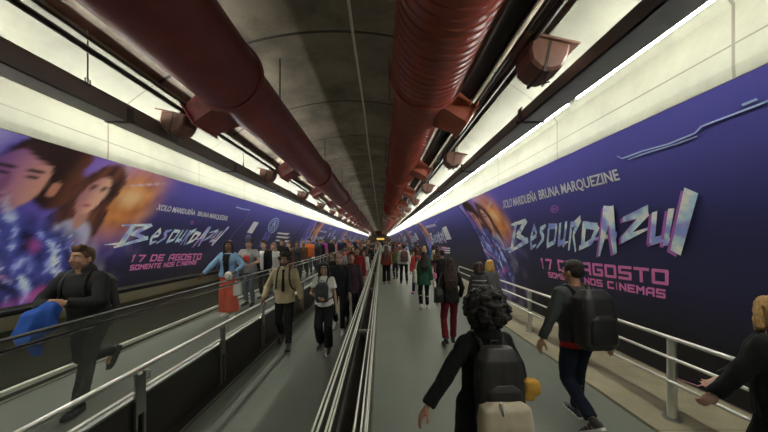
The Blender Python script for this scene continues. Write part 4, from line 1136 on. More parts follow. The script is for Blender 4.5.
        if hair.get('beard'):
            bm = bmesh.new(); ellipsoid(bm, (0, 0.050, 1.552), (0.050, 0.046, 0.034), H)
            for s_ in (-1, 1): limb(bm, [H @ Vector(p) for p in ((s_*0.062, 0.018, 1.62), (s_*0.055, 0.045, 1.575), (s_*0.02, 0.082, 1.542))], [0.012, 0.018, 0.020])
            limb(bm, [H @ Vector(p) for p in ((-0.028, 0.096, 1.572), (0, 0.106, 1.585), (0.028, 0.096, 1.572))], [0.006, 0.008, 0.006])
            remesh('beard', bm, hm, root, max(vox*.8, 0.007), 1, wild=0.003, seed=seed)
    if 'glasses' in extras:
        bm = bmesh.new()
        for s_ in (-1, 1):
            pts = [H @ Vector((s_*0.032+0.022*cos(a), 0.108, 1.637+0.018*sin(a))) for a in [2*pi*k/14 for k in range(15)]]; tube(bm, pts, 0.0025, 6)
            tube(bm, [H @ Vector((s_*0.054, 0.107, 1.642)), H @ Vector((s_*0.076, -0.005, 1.645))], 0.0025, 6)
        tube(bm, [H @ Vector((-0.01, 0.11, 1.640)), H @ Vector((0.01, 0.11, 1.640))], 0.0025, 6)
        obj('glasses', bm, m_dark, root, True)
    if 'mask' in extras:
        bm = bmesh.new(); ellipsoid(bm, (0, 0.060, 1.578), (0.056, 0.058, 0.048), H, 3); obj('face_mask', bm, fabric((0.75, 0.75, 0.78)), root, True)
    if 'cap' in extras or 'beanie' in extras:
        cc = tp.get('capcol', (0.03, 0.03, 0.04)); bm = bmesh.new()
        if 'cap' in extras:
            loft(bm, [(0, -0.012, 1.675, .094, .112), (0, -0.012, 1.715, .093, .110), (0, -0.015, 1.76, .080, .095), (0, -0.015, 1.785, .045, .055)], H)
            limb(bm, [H @ Vector((-0.04, 0.10, 1.690)), H @ Vector((-0.03, 0.155, 1.680))], [0.012, 0.008]); limb(bm, [H @ Vector((0.04, 0.10, 1.690)), H @ Vector((0.03, 0.155, 1.680))], [0.012, 0.008])
            limb(bm, [H @ Vector((0, 0.10, 1.692)), H @ Vector((0.0, 0.165, 1.680))], [0.014, 0.010]); ellipsoid(bm, (0, 0.115, 1.688), (0.066, 0.055, 0.010), H)
        else:
            loft(bm, [(0, -0.016, 1.650, .092, .112), (0, -0.016, 1.70, .096, .116), (0, -0.02, 1.76, .084, .10), (0, -0.025, 1.80, .05, .06)], H)
        remesh('cap', bm, fabric(cc), root, max(vox*.8, 0.007), 1)
    # scale and place
    f.root = root
    root.scale = (1, 1, 1); root['hh'] = kk
    Ms = Matrix.Scale(kk, 4)
    done = set()
    for o in root.children_recursive:
        if o.type == 'MESH' and o.data.name not in done: o.data.transform(Ms); done.add(o.data.name)
        for md in o.modifiers:
            if md.type == 'SOLIDIFY': md.thickness *= kk
    del root['hh']
    root.location = loc; root.rotation_euler = (0, 0, rz)
    f.loc = Vector(loc); f.rz = rz
    f.M = Matrix.Translation(loc) @ Matrix.Rotation(rz, 4, 'Z') @ Ms      # figure space -> world
    return f

def worn(f, name, label, cat, parts, base=None, group=None):
    """a bag or other carried thing: a top-level object whose parts are given in the figure's own space"""
    base = Vector(base or (0, -0.2, 1.1)); wb = f.M @ base
    root = tag(empty(name, wb, f.rz), label, cat, group)
    inv = root.matrix_basis.inverted() if False else (Matrix.Translation(wb) @ Matrix.Rotation(f.rz, 4, 'Z')).inverted()
    M = inv @ f.M
    made = {}
    for (pn, fn, m, kw) in parts:
        bm = bmesh.new(); fn(bm)
        for v in bm.verts: v.co = M @ v.co
        par = made.get(kw.get('under')) or root
        if kw.get('vox'): o = remesh(pn, bm, m, par, kw['vox'], kw.get('it', 2), fold=kw.get('fold', 0.003), seed=kw.get('seed', 1))
        else: o = obj(pn, bm, m, par, True)
        made[pn] = o
    return root
def rbox(b, c, r, T, power=0.45):
    """upright cushion shape"""
    (x, y, z), (rx, ry, rz_) = c, r
    loft(b, [(x, y, z-rz_, rx*.82, ry*.75), (x, y, z-rz_*.85, rx, ry), (x, y, z, rx*1.02, ry*1.08), (x, y, z+rz_*.7, rx*.96, ry*.95), (x, y, z+rz_, rx*.62, ry*.6)], T, 24, power)
def backpack(f, label, col, size=(0.15, 0.085, 0.24), cz=1.20, group=None, front=False, accent=None, extra=None, straps=True, name='backpack'):
    T = f.T; sg = 1 if front else -1
    gy = (0.125+size[1])*sg if not front else 0.135+size[1]
    g2 = leather(col); g3 = leather(accent or tuple(c*0.7 for c in col))
    rx, ry, rz_ = size
    parts = [('main_bag', lambda b: rbox(b, (0, gy, cz), size, T), g2, dict(vox=0.010, fold=0.006)),
             ('front_pocket', lambda b: rbox(b, (0, gy+sg*(ry*0.75), cz-rz_*0.32), (rx*.78, ry*.5, rz_*.5), T), g3, dict(vox=0.009, fold=0.003)),
             ('carry_handle', lambda b: tube(b, [T @ Vector(p) for p in ((-.03, gy-sg*.04, cz+rz_*.93), (-.025, gy-sg*.04, cz+rz_+.03), (.025, gy-sg*.04, cz+rz_+.03), (.03, gy-sg*.04, cz+rz_*.93))], 0.007, 6), g3, {}),
             ('zip', lambda b: tube(b, [T @ Vector((rx*1.0*cos(a), gy+sg*ry*0.62, cz+rz_*0.35+rz_*0.55*sin(a))) for a in [pi*k/14 for k in range(15)]], 0.005, 6), m_dark, {})]
    if straps:
        for s_ in (-1, 1):
            def fn(b, s_=s_):
                if not front: pts = [(s_*.07, -.13, cz+rz_*.8), (s_*.085, -.11, 1.44), (s_*.095, -.02, 1.492), (s_*.105, .10, 1.43), (s_*.115, .155, 1.30), (s_*.135, .12, 1.16), (s_*.165, .0, 1.06), (s_*.12, -.14, cz-rz_*.75)]
                else: pts = [(s_*.07, .15, cz+rz_*.8), (s_*.085, .12, 1.42), (s_*.095, -.0, 1.49), (s_*.105, -.11, 1.42), (s_*.115, -.145, 1.28), (s_*.165, 0.0, 1.08), (s_*.12, .15, cz-rz_*.75)]
                pts = [Vector(p) for p in pts]; fine = []
                for i in range(len(pts)-1):
                    p0 = pts[max(i-1, 0)]; p1 = pts[i]; p2 = pts[i+1]; p3 = pts[min(i+2, len(pts)-1)]
                    for k in range(4):
                        t = k/4; fine.append(0.5*((2*p1)+(p2-p0)*t+(2*p0-5*p1+4*p2-p3)*t*t+(3*p1-p0-3*p2+p3)*t**3))
                fine.append(pts[-1]); tube(b, [T @ p for p in fine], 0.016, 8)
            parts.append(('shoulder_strap', fn, g3, {}))
    if extra: parts += extra
    return worn(f, name, label, 'backpack' if name == 'backpack' else 'bag', parts, T @ Vector((0, gy, cz-rz_)), group)

# ------------------------------------------------------------------ the people in the foreground
BLK = (0.013, 0.013, 0.015); NAVY = (0.016, 0.022, 0.05); GREY = (0.09, 0.095, 0.10)
SK_L = (0.50, 0.29, 0.20); SK_M = (0.36, 0.20, 0.13); SK_D = (0.20, 0.10, 0.065)
H_BLK = (0.012, 0.009, 0.008); H_BRN = (0.045, 0.024, 0.015); H_LBR = (0.12, 0.065, 0.035); H_BLD = (0.42, 0.28, 0.12)
PI = pi
# ---- right hand walkway, walking away
fa = person('person with a big black afro and long black coat, closest on the right walkway', (0.74, 2.02, 0), 0.06, 1.60, True,
    top=dict(kind='coat', col=(0.010, 0.010, 0.012), hem=0.48, fat=0.045, flare=0.06, collar='hood', hoodcol=(0.010, 0.010, 0.012)), bottom=dict(col=BLK), shoes=dict(col=BLK, sole=BLK),
    hair=dict(kind='afro', col=(0.010, 0.008, 0.007), r=0.165), skin=SK_M, vox=0.008, lean=5, feet=((-.10, -.22, .05, -28), (.10, .22, 0, 0)),
    hands=((-0.50, -0.10, 0.97), (0.30, 0.16, 0.92)), seed=1.3)
def cream(b): rbox(b, (-0.01, -.300, 0.97), (.170, .075, .135), fa.T)
backpack(fa, 'black backpack with a cream lower flap on the person with the afro', (0.018, 0.017, 0.018), (0.160, 0.085, 0.28), 1.15, extra=[
    ('cream_flap', cream, leather((0.46, 0.40, 0.30)), dict(vox=0.009, fold=0.006)),
    ('silver_toggle', lambda b: limb(b, [fa.T @ Vector((-.06, -.36, 1.11)), fa.T @ Vector((-.05, -.375, 1.05))], [0.012, 0.009]), m_steel, {})])
worn(fa, 'pouch', 'small mustard yellow pouch at the side of the cream and black backpack', 'pouch', [
    ('bag_body', lambda b: (rbox(b, (0.235, -.20, 1.15), (.055, .04, .050), fa.T), rbox(b, (0.21, -.20, 1.10), (.035, .035, .035), fa.T)), fabric((0.50, 0.28, 0.05)), dict(vox=0.008, fold=0.008)),
    ('strap', lambda b: tube(b, [fa.T @ Vector(p) for p in ((.20, -.2, 1.19), (.185, -.19, 1.26), (.16, -.18, 1.32))], 0.006, 6), m_dark, {})], (0.23, -.2, 1.07))

fb_ = person('man in a dark grey sweater over a red shirt beside the right railing', (2.13, 3.15, 0), 0.10, 1.77, False,
    top=dict(kind='sweater', col=(0.050, 0.056, 0.058), hem=0.90, fat=0.030, collar='crew', collarcol=(0.42, 0.03, 0.03), band=(0.42, 0.03, 0.03)), bottom=dict(col=(0.014, 0.018, 0.035), thigh=0.095, kneer=0.072, cuff=0.062),
    shoes=dict(col=(0.05, 0.05, 0.055), sole=(0.75, 0.75, 0.73)), hair=dict(kind='short', col=H_BLK), skin=SK_M, vox=0.008, lean=5, feet=((-.10, -.30, .08, -38), (.11, .16, 0, 0)),
    hands=((-0.34, 0.10, 0.86), (0.36, -0.02, 0.86)), head=(14, 4), seed=2.2)
backpack(fb_, 'large plain black backpack on the man in the grey sweater and red shirt', (0.016, 0.016, 0.017), (0.175, 0.115, 0.29), 1.17)

fc = person('person in black with tan hair at the far right edge, hands forward', (2.82, 2.03, 0.0), 0.30, 1.60, False,
    top=dict(kind='jacket', col=(0.011, 0.011, 0.012), hem=0.84, fat=0.045, collar='hood', hoodcol=(0.011, 0.011, 0.012)), bottom=dict(col=BLK), shoes=dict(col=BLK),
    hair=dict(kind='bob', col=(0.42, 0.25, 0.09), zb=1.50, w=0.085), skin=(0.55, 0.32, 0.26), vox=0.008, lean=4, hands=((-0.30, 0.26, 0.92), (-0.06, 0.36, 0.93)), curl=(0.9, 0.9), palm=(Vector((0.6, 0, 0.8)), Vector((-0.6, 0, 0.8))), head=(-25, 4), seed=3.1)
worn(fc, 'phone', 'pale pink phone held by the tan haired person at the right edge', 'phone', [
    ('case', lambda b: box(b, -0.235, -0.16, 0.38, 0.53, 0.915, 0.925, bev=0.004), mat('pink_case', (0.62, 0.30, 0.32), rough=0.4), {}),
    ('screen', lambda b: box(b, -0.231, -0.164, 0.385, 0.525, 0.925, 0.9275), mat('dark_screen', (0.01, 0.01, 0.015), rough=0.1), {})], (-0.2, 0.45, 0.915))

x, y = gnd(450, 344)
fd_ = person('woman with long brown hair, black jacket and dark red trousers walking away', (x, y, 0), 0.0, 1.64, True,
    top=dict(kind='jacket', col=(0.014, 0.013, 0.014), hem=0.86, fat=0.035), bottom=dict(col=(0.13, 0.012, 0.022), thigh=0.092, kneer=0.070, cuff=0.065), shoes=dict(col=BLK),
    hair=dict(kind='wavy', col=(0.035, 0.016, 0.010), zb=1.12, w=0.125, sides=False), skin=SK_L, feet=((-.12, -.14, .03, -18), (.10, .16, 0, 0)), hands=((-.26, .05, .90), (.26, .18, .95)), seed=4.4)
worn(fd_, 'shoulder_bag', 'slouchy black shoulder bag on the left hip of the woman in red trousers', 'bag', [
    ('bag_body', lambda b: rbox(b, (-0.25, -.06, 1.02), (.085, .14, .15), fd_.T), leather((0.015, 0.014, 0.015)), dict(vox=0.010, fold=0.01)),
    ('strap', lambda b: tube(b, [fd_.T @ Vector(p) for p in ((-.27, -.14, 1.15), (-.24, -.12, 1.32), (-.17, -.04, 1.475), (-.20, .06, 1.34), (-.26, .04, 1.15))], 0.010, 8), m_dark, {})], (-0.25, -.06, 0.87))

x, y = gnd(424, 309)
fe_ = person('woman with very long dark hair in a dark green coat walking away', (x, y, 0), 0.0, 1.66, True,
    top=dict(kind='coat', col=(0.022, 0.085, 0.055), hem=0.74, fat=0.035, flare=0.02), bottom=dict(col=BLK), shoes=dict(col=(0.7, 0.7, 0.68), sole=(0.75, 0.75, 0.73)),
    hair=dict(kind='long', col=H_BLK, zb=1.10, w=0.12, sides=False), skin=SK_L, vox=0.011, feet=((-.10, -.12, .03, -20), (.12, .16, 0, 0)), seed=5.1)
worn(fe_, 'tote_bag', 'white canvas tote bag hanging at the left side of the green coat', 'bag', [
    ('bag_body', lambda b: rbox(b, (-0.27, 0.02, 1.00), (.045, .15, .21), fe_.T, 0.35), fabric((0.60, 0.60, 0.55)), dict(vox=0.011, fold=0.012)),
    ('strap', lambda b: tube(b, [fe_.T @ Vector(p) for p in ((-.25, -.07, 1.2), (-.20, -.03, 1.46), (-.22, .06, 1.40), (-.26, .10, 1.2))], 0.010, 6), fabric((0.60, 0.60, 0.55)), {})], (-0.27, 0.02, 0.79))
worn(fe_, 'shopping_bag', 'white shopping bag in the right hand of the woman in green', 'bag', [
    ('bag_body', lambda b: rbox(b, (0.31, -0.10, 0.70), (.04, .11, .15), Matrix.Identity(4), 0.35), fabric((0.65, 0.62, 0.60)), dict(vox=0.011, fold=0.01)),
    ('strap', lambda b: tube(b, [Vector(p) for p in ((.31, -.15, .83), (.29, -.11, .92), (.31, -.05, .83))], 0.006, 6), fabric((0.65, 0.62, 0.60)), {})], (0.31, -0.1, 0.55))

x, y = gnd(404, 284)
ff = person('man in a white top walking away with a brown backpack on the right walkway', (x, y, 0), 0.0, 1.80, False, top=dict(kind='shirt', col=(0.62, 0.62, 0.60), hem=0.88, fat=0.03), bottom=dict(col=BLK), shoes=dict(col=BLK, sole=(.6, .6, .6)),
    hair=dict(kind='short', col=H_BLK), skin=SK_M, vox=0.013, feet=((-.12, .10, 0, 0), (.12, -.12, .03, -18)), fingers=True, face=False, seed=6.0)
backpack(ff, 'maroon brown backpack over a white top on the right walkway', (0.085, 0.030, 0.028), (0.16, 0.09, 0.24), 1.22)
x, y = gnd(386.5, 284)
person('woman in a rust red jacket with long brown hair walking away next to the parapet', (x, y, 0), 0.0, 1.74, True, top=dict(kind='jacket', col=(0.15, 0.035, 0.022), hem=0.86, fat=0.04), bottom=dict(col=BLK, thigh=.1, kneer=.085, cuff=.085), shoes=dict(col=(.3, .2, .18)),
    hair=dict(kind='wavy', col=(0.06, 0.025, 0.015), zb=1.15, w=0.13, sides=False), vox=0.013, feet=((-.10, .06, 0, 0), (.10, -.08, .02, -12)), face=False, seed=7.0)
x, y = 1.32, 10.6
person('person in a coral red hooded top just beyond the green coat', (x, y, 0), 0.1, 1.68, True, top=dict(kind='hooded_top', col=(0.55, 0.075, 0.065), hem=0.86, fat=0.045, collar='hood', hoodcol=(0.55, 0.075, 0.065)), bottom=dict(col=NAVY), shoes=dict(col=(.6, .3, .35)),
    hair=dict(kind='long', col=(0.08, 0.03, 0.02), zb=1.2, sides=False), vox=0.014, face=False, seed=8.0)
fr = person('person in a dark jacket stretching one arm forward near the right wall', (1.90, 9.0, 0), 0.15, 1.70, False, top=dict(kind='jacket', col=(0.016, 0.015, 0.018), hem=0.85, fat=0.035), bottom=dict(col=BLK), shoes=dict(col=BLK),
    hair=dict(kind='short', col=H_BLK), vox=0.013, hands=((-0.42, 0.34, 1.30), (0.28, 0.1, 0.9)), face=False, seed=9.0)
worn(fr, 'handbag', 'small pink handbag beside the person stretching an arm', 'bag', [
    ('bag_body', lambda b: rbox(b, (-0.25, 0.05, 0.93), (.05, .12, .10), fr.T, 0.4), leather((0.62, 0.20, 0.30)), dict(vox=0.011)),
    ('strap', lambda b: tube(b, [fr.T @ Vector(p) for p in ((-.25, -.03, 1.02), (-.19, -.03, 1.46), (-.21, .08, 1.35), (-.25, .12, 1.02))], 0.007, 6), leather((0.62, 0.20, 0.30)), {})], (-0.25, .05, 0.83))
person('dark haired person in a striped black and grey jacket close to the right railing', (2.02, 5.95, 0), -0.05, 1.55, True, top=dict(kind='jacket', col=(0.045, 0.045, 0.05), hem=0.84, fat=0.035, stripes=(0.30, 0.30, 0.30)), bottom=dict(col=BLK), shoes=dict(col=(.5, .5, .5), sole=(.6, .6, .6)),
    hair=dict(kind='bob', col=H_BRN), vox=0.011, face=True, seed=10.0)
person('person with yellow blond hair walking beside the striped jacket at the right railing', (2.47, 6.55, 0), -0.1, 1.55, True, top=dict(kind='jacket', col=(0.10, 0.10, 0.11), hem=0.84, fat=0.035), bottom=dict(col=GREY), shoes=dict(col=(.5, .5, .5), sole=(.6, .6, .6)),
    hair=dict(kind='bob', col=(0.50, 0.30, 0.08)), vox=0.012, face=True, seed=11.0)

# ---- middle belt, coming towards the viewer
x, y = gnd(285, 346)
fg = person('bearded man in a beige shirt jacket and black tie coming towards the viewer', (x, y, 0), PI+0.12, 1.75, False,
    top=dict(kind='jacket', col=(0.44, 0.37, 0.24), hem=0.84, fat=0.032, collar='shirt', tie=(0.015, 0.013, 0.015)), bottom=dict(col=BLK, thigh=.09), shoes=dict(col=BLK, sole=BLK),
    hair=dict(kind='curly', col=(0.02, 0.013, 0.01), beard=True), skin=SK_M, vox=0.008, lean=3, feet=((-.10, .20, 0, 8), (.10, -.20, .05, -28)), hands=((-.30, .02, .86), (.34, .18, .95)), seed=12.0)
backpack(fg, 'dark backpack worn by the bearded man in the beige shirt jacket', (0.02, 0.02, 0.022), (0.15, 0.085, 0.22), 1.2)
x, y = gnd(324.5, 350)
fh = person('woman with glasses in a white t-shirt and wide black trousers walking towards the viewer', (x, y, 0), PI-0.03, 1.59, True,
    top=dict(kind='t_shirt', col=(0.70, 0.70, 0.68), hem=0.90, fat=0.030, sleeve='short', collar='crew'), bottom=dict(col=(0.014, 0.014, 0.017), thigh=0.100, kneer=0.088, cuff=0.085), shoes=dict(col=(0.04, 0.04, 0.045), sole=(0.75, 0.75, 0.75)),
    hair=dict(kind='bob', col=H_BLK, zb=1.40), skin=(0.42, 0.25, 0.17), vox=0.008, lean=2, extras=('glasses',), feet=((-.10, .12, 0, 0), (.10, -.08, .02, -12)), hands=((-.25, .06, .86), (.06, .27, 1.10, (0.8, -0.4, -.3))), curl=(.6, 1.0), seed=13.0)
backpack(fh, 'dark grey backpack worn on the chest of the woman in the white t-shirt', (0.045, 0.055, 0.062), (0.125, 0.065, 0.19), 1.20, front=True)
x, y = gnd(339, 331)
person('bald man in a black jacket behind the woman in the white t-shirt', (x, y, 0), PI, 1.70, False, top=dict(kind='jacket', col=(0.016, 0.017, 0.022), hem=0.86, fat=0.035, collar='shirt'), bottom=dict(col=BLK), shoes=dict(col=(.62, .62, .60), sole=(.7, .7, .7)),
    hair=dict(kind='none', col=(0.05, 0.03, 0.02)), skin=(0.52, 0.32, 0.25), vox=0.010, head=(0, -6), feet=((-.10, .18, 0, 0), (.10, -.2, .04, -25)), seed=14.0)
x, y = gnd(351, 328)
person('man in a dark plaid shirt looking down, second behind the woman in white', (x, y, 0), PI+0.05, 1.72, False, top=dict(kind='shirt', col=(0.060, 0.032, 0.045), hem=0.84, fat=0.032, collar='shirt'), bottom=dict(col=(0.03, 0.03, 0.035)), shoes=dict(col=BLK),
    hair=dict(kind='quiff', col=H_BLK), skin=SK_M, vox=0.010, head=(10, -20), hands=((-.28, .1, .87), (.28, .12, .88)), seed=15.0)
x, y = gnd(357, 305)
person('tall man in a dark red zipped jacket on the middle belt near the parapet', (x, y, 0), PI, 1.80, False, top=dict(kind='jacket', col=(0.20, 0.022, 0.025), hem=0.84, fat=0.035, collar='shirt'), bottom=dict(col=(0.035, 0.02, 0.03)), shoes=dict(col=BLK),
    hair=dict(kind='quiff', col=H_BLK), skin=SK_M, vox=0.012, seed=16.0)
x, y = -0.68, 11.6
person('person dressed all in white on the middle belt close to the parapet', (x, y, 0), PI, 1.60, True, top=dict(kind='dress', col=(0.55, 0.56, 0.56), hem=0.55, fat=0.035, flare=0.08), bottom=dict(col=(0.5, 0.5, 0.5)), shoes=dict(col=(.6, .6, .6)),
    hair=dict(kind='long', col=H_BRN), skin=SK_L, vox=0.013, seed=17.0)

# ---- left belt
fi = person('hurrying man in a dark hooded jacket with a blue jacket on the left belt', (-3.10, 3.10, BELT_Z), PI+0.12, 1.66, False,
    top=dict(kind='jacket', col=(0.035, 0.036, 0.038), hem=0.84, fat=0.042, collar='hood', hoodcol=(0.07, 0.065, 0.06)), bottom=dict(col=(0.013, 0.012, 0.013), thigh=0.098, kneer=0.075, cuff=0.066), shoes=dict(col=BLK, sole=BLK),
    hair=dict(kind='quiff', col=(0.13, 0.060, 0.032)), skin=(0.50, 0.27, 0.18), vox=0.008, lean=12, head=(-8, -6), feet=((-.09, .28, 0, 6), (.10, -.42, .20, -58)),
    hands=((-.06, .36, 1.16, (-0.9, -0.5, -0.3)), (.16, .38, 1.10, (0.9, -0.6, -.3))), curl=(1.0, 1.0), seed=18.0)
backpack(fi, 'black backpack with thick straps worn by the hurrying man on the left belt', (0.016, 0.016, 0.016), (0.14, 0.08, 0.21), 1.18)
worn(fi, 'folded_jacket', 'bright blue jacket bundled in front of the hurrying man', 'jacket', [
    ('folded_cloth', lambda b: (limb(b, [Vector((.05, .40, 1.12)), Vector((.07, .50, 1.02)), Vector((.06, .58, .93)), Vector((0.02, .64, .88))], [0.085, 0.12, 0.10, 0.07]), limb(b, [Vector((.0, .44, 1.10)), Vector((-.04, .50, .98))], [0.07, 0.06])), fabric((0.03, 0.10, 0.42)), dict(vox=0.010, fold=0.02)),
    ('sleeve', lambda b: limb(b, [Vector((0.05, .48, .98)), Vector((0.08, .52, .84)), Vector((0.07, .50, .72))], [0.06, 0.05, 0.042]), fabric((0.03, 0.10, 0.42)), dict(vox=0.010, fold=0.012))], (0.05, .5, 0.9))
x, y = gnd(229, 316, BELT_Z)
fj = person('woman in light denim jacket and long orange red skirt, hand on the left handrail', (x, y, BELT_Z), PI+0.1, 1.68, True,
    top=dict(kind='denim_jacket', col=(0.22, 0.37, 0.58), hem=0.93, fat=0.045, open=(0.014, 0.014, 0.016), openw=0.085, flare=0.02), bottom=dict(kind='skirt', long=True, col=(0.52, 0.075, 0.035)), shoes=dict(col=(0.65, 0.63, 0.58), sole=(.7, .7, .7)),
    hair=dict(kind='bob', col=H_BLK), skin=SK_D, vox=0.009, lean=3, feet=((-.09, .04, 0, 0), (.09, -.04, 0, 0)), hands=((-.22, .20, 1.05, (-.8, -.6, 0)), (.46, .26, 1.00)), seed=19.0, head=(12, -8))
worn(fj, 'handbag', 'round white handbag held at the waist above the orange red skirt', 'bag', [
    ('bag_body', lambda b: ellipsoid(b, (-0.10, .28, .97), (.085, .05, .10), None, 3), leather((0.72, 0.70, 0.66)), dict(vox=0.009)),
    ('badge', lambda b: (tube(b, [Vector((-.10+.045*cos(a), .335, .97+.05*sin(a))) for a in [2*PI*k/12 for k in range(13)]], 0.005, 6)), leather((0.45, 0.10, 0.08)), {})], (-0.10, .28, .87))
worn(fj, 'shopping_bag', 'white paper shopping bag hanging low beside the orange red skirt', 'bag', [
    ('bag_body', lambda b: rbox(b, (-0.24, .12, .66), (.085, .06, .16), Matrix.Identity(4), 0.35), fabric((0.66, 0.66, 0.64)), dict(vox=0.010, fold=0.008)),
    ('strap', lambda b: tube(b, [Vector(p) for p in ((-.29, .13, .80), (-.25, .18, 1.0), (-.20, .13, .80))], 0.006, 6), fabric((0.66, 0.66, 0.64)), {})], (-0.24, .12, .5))
person('man in a grey t-shirt with a red chest print right behind the denim jacket', (-3.46, 7.62, BELT_Z), PI, 1.72, False, top=dict(kind='t_shirt', col=(0.30, 0.30, 0.31), hem=0.86, fat=0.035, sleeve='short', print=(0.45, 0.06, 0.06), capcol=(.05, .045, .05)), bottom=dict(col=(0.10, 0.13, 0.17)), shoes=dict(col=BLK),
    hair=dict(kind='short', col=H_BRN), skin=SK_L, vox=0.011, extras=('cap',), hands=((-.12, .26, 1.08, (-.9, -.5, 0)), (.12, .26, 1.08, (.9, -.5, 0))), head=(0, -8), feet=((-.1, .03, 0, 0), (.1, -.03, 0, 0)), seed=20.0)
person('man in a black suit jacket open over a white shirt on the left belt', (-3.42, 8.5, BELT_Z), PI-0.1, 1.68, False, top=dict(kind='suit_jacket', col=(0.015, 0.015, 0.017), hem=0.84, fat=0.035, open=(0.70, 0.70, 0.70), openw=0.085), bottom=dict(col=BLK), shoes=dict(col=BLK),
    hair=dict(kind='quiff', col=H_BLK), skin=(.55, .34, .26), vox=0.011, feet=((-.1, .03, 0, 0), (.1, -.03, 0, 0)), seed=21.0)

# ------------------------------------------------------------------ the crowd further off: figures built once, copied with their own colours
COLS = {'black': (0.014, 0.014, 0.016), 'dark grey': (0.05, 0.05, 0.055), 'navy': (0.018, 0.026, 0.07), 'white': (0.60, 0.60, 0.58), 'light grey': (0.28, 0.28, 0.29), 'maroon': (0.14, 0.02, 0.03),
        'red': (0.45, 0.04, 0.035), 'orange': (0.75, 0.17, 0.03), 'blue': (0.05, 0.16, 0.42), 'magenta': (0.50, 0.05, 0.32), 'brown': (0.12, 0.06, 0.035), 'beige': (0.42, 0.35, 0.24), 'olive': (0.09, 0.10, 0.05), 'teal': (0.03, 0.16, 0.18), 'pink': (0.60, 0.25, 0.30)}
HC = [H_BLK, H_BLK, H_BRN, H_BRN, (0.03, 0.018, 0.012), H_LBR, H_BLD]
protos = []
PL_ = dict(vox=0.015, fingers=True, group=None)
def proto(kind, **kw):
    f = person('p', (0, -3.0, -50), 0, **PL_, **kw); f.root['pk'] = kind; protos.append(f.root); return f.root
W1 = ((-.10, .20, 0, 0), (.10, -.22, .05, -28)); W2 = ((-.10, -.18, .03, -22), (.10, .18, 0, 0)); ST = ((-.10, .03, 0, 0), (.11, -.03, 0, 0))
proto('short haired person', h=1.74, top=dict(kind='jacket', fat=.035, collar='shirt'), hair=dict(kind='short', col=H_BLK), feet=W1, seed=30)
proto('long haired person', h=1.64, female=True, top=dict(kind='jacket', fat=.03), hair=dict(kind='long', col=H_BRN, zb=1.28), feet=W2, seed=31)
proto('short haired person', h=1.76, top=dict(kind='shirt', fat=.028, sleeve='short', collar='crew'), hair=dict(kind='quiff', col=H_BLK), feet=ST, hands=((-.26, .06, .86), (.10, .28, 1.10, (.8, -.5, 0))), seed=32)
proto('long haired person', h=1.60, female=True, top=dict(kind='shirt', fat=.028, sleeve='short'), hair=dict(kind='wavy', col=H_BRN, zb=1.24), feet=ST, seed=33)
proto('person with a hood', h=1.72, top=dict(kind='hooded_top', fat=.045, collar='hood'), hair=dict(kind='short', col=H_BRN), feet=W2, seed=34)
proto('person with tied hair', h=1.63, female=True, top=dict(kind='coat', fat=.035, hem=0.70, flare=.03), hair=dict(kind='tied', col=H_BRN), feet=W1, seed=35)
sk_cols = [SK_L, SK_M, SK_D, (0.55, 0.34, 0.26)]
prnd = random.Random(11)
def set_obj_mat(o, m):
    o.material_slots[0].link = 'OBJECT'; o.material_slots[0].material = m
def crowd_member(pi_, x, y, z, rz, topc, botc, hairc, skin, sc, label, group, far):
    src = protos[pi_]; r = src.copy(); COL.objects.link(r)
    for k in ('pk',):
        if k in r.keys(): del r[k]
    r.location = (x, y, z); r.rotation_euler = (0, 0, rz); r.scale = (sc, sc, sc)
    for chd in src.children:
        nm = chd.name.split('.')[0]
        if far and nm in ('eye', 'eyebrow', 'lips'): continue
        c = chd.copy(); COL.objects.link(c); c.parent = r
        if nm == 'body': set_obj_mat(c, skinmat(skin))
        elif nm in ('jacket', 'shirt', 'hooded_top', 'coat'): set_obj_mat(c, fabric(COLS[topc]))
        elif nm == 'trousers': set_obj_mat(c, fabric(COLS[botc]))
        elif nm in ('hair', 'eyebrow'): set_obj_mat(c, hairmat(hairc))
        for g_ in chd.children:
            d = g_.copy(); COL.objects.link(d); d.parent = c
            gn = g_.name.split('.')[0]
            if gn in ('collar', 'hood'): set_obj_mat(d, fabric(COLS[topc]))
    tag(r, label, 'person', group)
    return r
placed = []
def free(x, y, r=0.5):
    for o in S.objects:
        if o.get('category') == 'person' and o.parent is None and o.location.z > -5:
            if abs(o.location.x-x) < 0.52 and abs(o.location.y-y) < 0.55: return False
    return True
# the ones with colours one can make out on the left belt
used_l = set()
def uniq(base, group_far=None):
    return base
left_known = [(274, 3, 'white', 'black', (0.30, 0.18, 0.09), 9.3, 'pale topped person with light brown hair behind the black suit on the left belt'),
 (282.5, 0, 'black', 'black', H_BRN, 10.1, 'person in a black jacket standing third behind the denim jacket on the left belt'),
 (289, 5, 'brown', 'black', (0.16, 0.06, 0.03), 11.0, 'person in a brown coat with reddish tied hair on the left belt'),
 (297, 1, 'dark grey', 'black', H_LBR, 12.0, 'long haired person in dark grey in front of the orange top on the left belt'),
 (304, 1, 'brown', 'black', H_BLD, 13.2, 'blond long haired person in brown next to the orange top on the left belt'),
 (309.5, 2, 'orange', 'navy', H_BLK, 14.2, 'person in a bright orange shirt in the left belt crowd'),
 (316.5, 0, 'blue', 'black', H_BLK, 15.6, 'person in a bright blue jacket between orange and magenta tops'),
 (323.5, 2, 'magenta', 'navy', H_BRN, 17.2, 'person in a bright magenta shirt in the left belt crowd'),
 (331, 0, 'black', 'black', H_BLK, 19.0, 'person in black just beyond the magenta shirt on the left belt')]
for px, pk, tc_, bc_, hc_, yy, lab in left_known:
    crowd_member(pk, (px-VX)*yy/F, yy, BELT_Z, PI+prnd.uniform(-.2, .2), tc_, bc_, hc_, prnd.choice(sk_cols), 1.0, lab, 'people on the left belt', False)
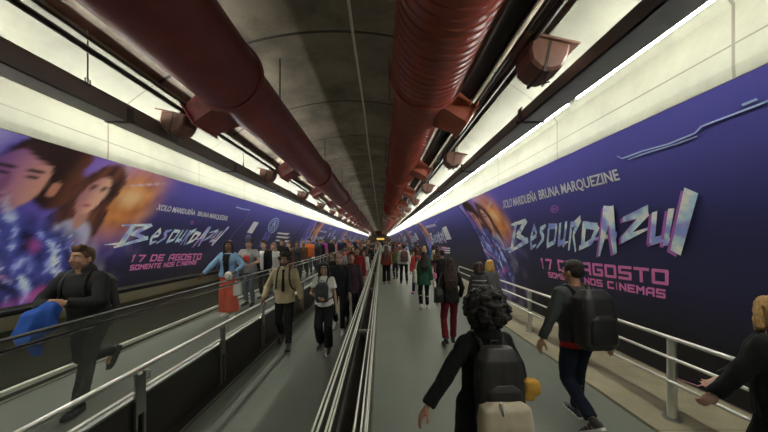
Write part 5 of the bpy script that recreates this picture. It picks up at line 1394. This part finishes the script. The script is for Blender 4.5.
lanes = [('right walkway', 0.35, 3.5, 0.0, 0.0, 13.0, 95, 62, 'walking away'), ('middle belt', -1.75, -0.70, 0.0, PI, 8.6, 95, 52, 'coming closer'), ('left belt', -3.62, -3.02, BELT_Z, PI, 10.6, 95, 62, 'coming closer')]
tops = ['black', 'black', 'dark grey', 'navy', 'white', 'light grey', 'maroon', 'red', 'brown', 'olive', 'teal', 'blue', 'pink', 'beige', 'dark grey']
seen = {}
for lane, xa, xb, zz, rz, ya, yb, n, act in lanes:
    tries = 0; k = 0; locs = [(o.location.x, o.location.y) for o in S.objects if o.get('category') == 'person' and o.location.z > -5]
    while k < n and tries < 4000:
        tries += 1; t = prnd.random(); y = ya+(yb-ya)*t**1.7; x = prnd.uniform(xa, xb)
        if y > 12.3 and lane == 'right walkway': x = prnd.uniform(xa, 3.6)
        if any(abs(a-x) < 0.56 and abs(b-y) < 0.60 for a, b in locs): continue
        if lane == 'right walkway' and y < 20 and 0.75 < x/y*10 < 0.9: continue
        locs.append((x, y)); k += 1
        pk = prnd.randrange(len(protos)); tc_ = prnd.choice(tops); bc_ = prnd.choice(['black', 'black', 'navy', 'dark grey', 'navy'])
        far = y > 22
        band = 'nearer part' if y < 20 else ('middle part' if y < 40 else 'far end')
        lab = '%s, %s top, %s, %s of %s crowd' % (protos[pk]['pk'], tc_, act, band, lane)
        if lab in seen or y > 30:
            g = lab.replace(' in a ', ' in ') if lab in seen else None
            grp = 'distant %s crowd, %s tops' % (lane, tc_)
            if y > 30: lab = 'small distant person in a %s top %s on the %s' % (tc_, act, lane)
            else: lab = lab
        else: grp = 'crowd on the %s' % lane
        key = lab; seen.setdefault(key, []).append(None)
        r = crowd_member(pk, x, y, zz, rz+prnd.uniform(-.25, .25), tc_, bc_, prnd.choice(HC), prnd.choice(sk_cols), prnd.uniform(.95, 1.04), lab, grp, far)
        seen[key][-1] = r
for key, rs in seen.items():          # people nobody could tell apart share a label and a group
    if len(rs) > 1:
        for i, r in enumerate(rs): r['group'] = 'look-alikes: '+key
for p_ in protos:
    for o in list(p_.children_recursive): bpy.data.objects.remove(o)
    bpy.data.objects.remove(p_)
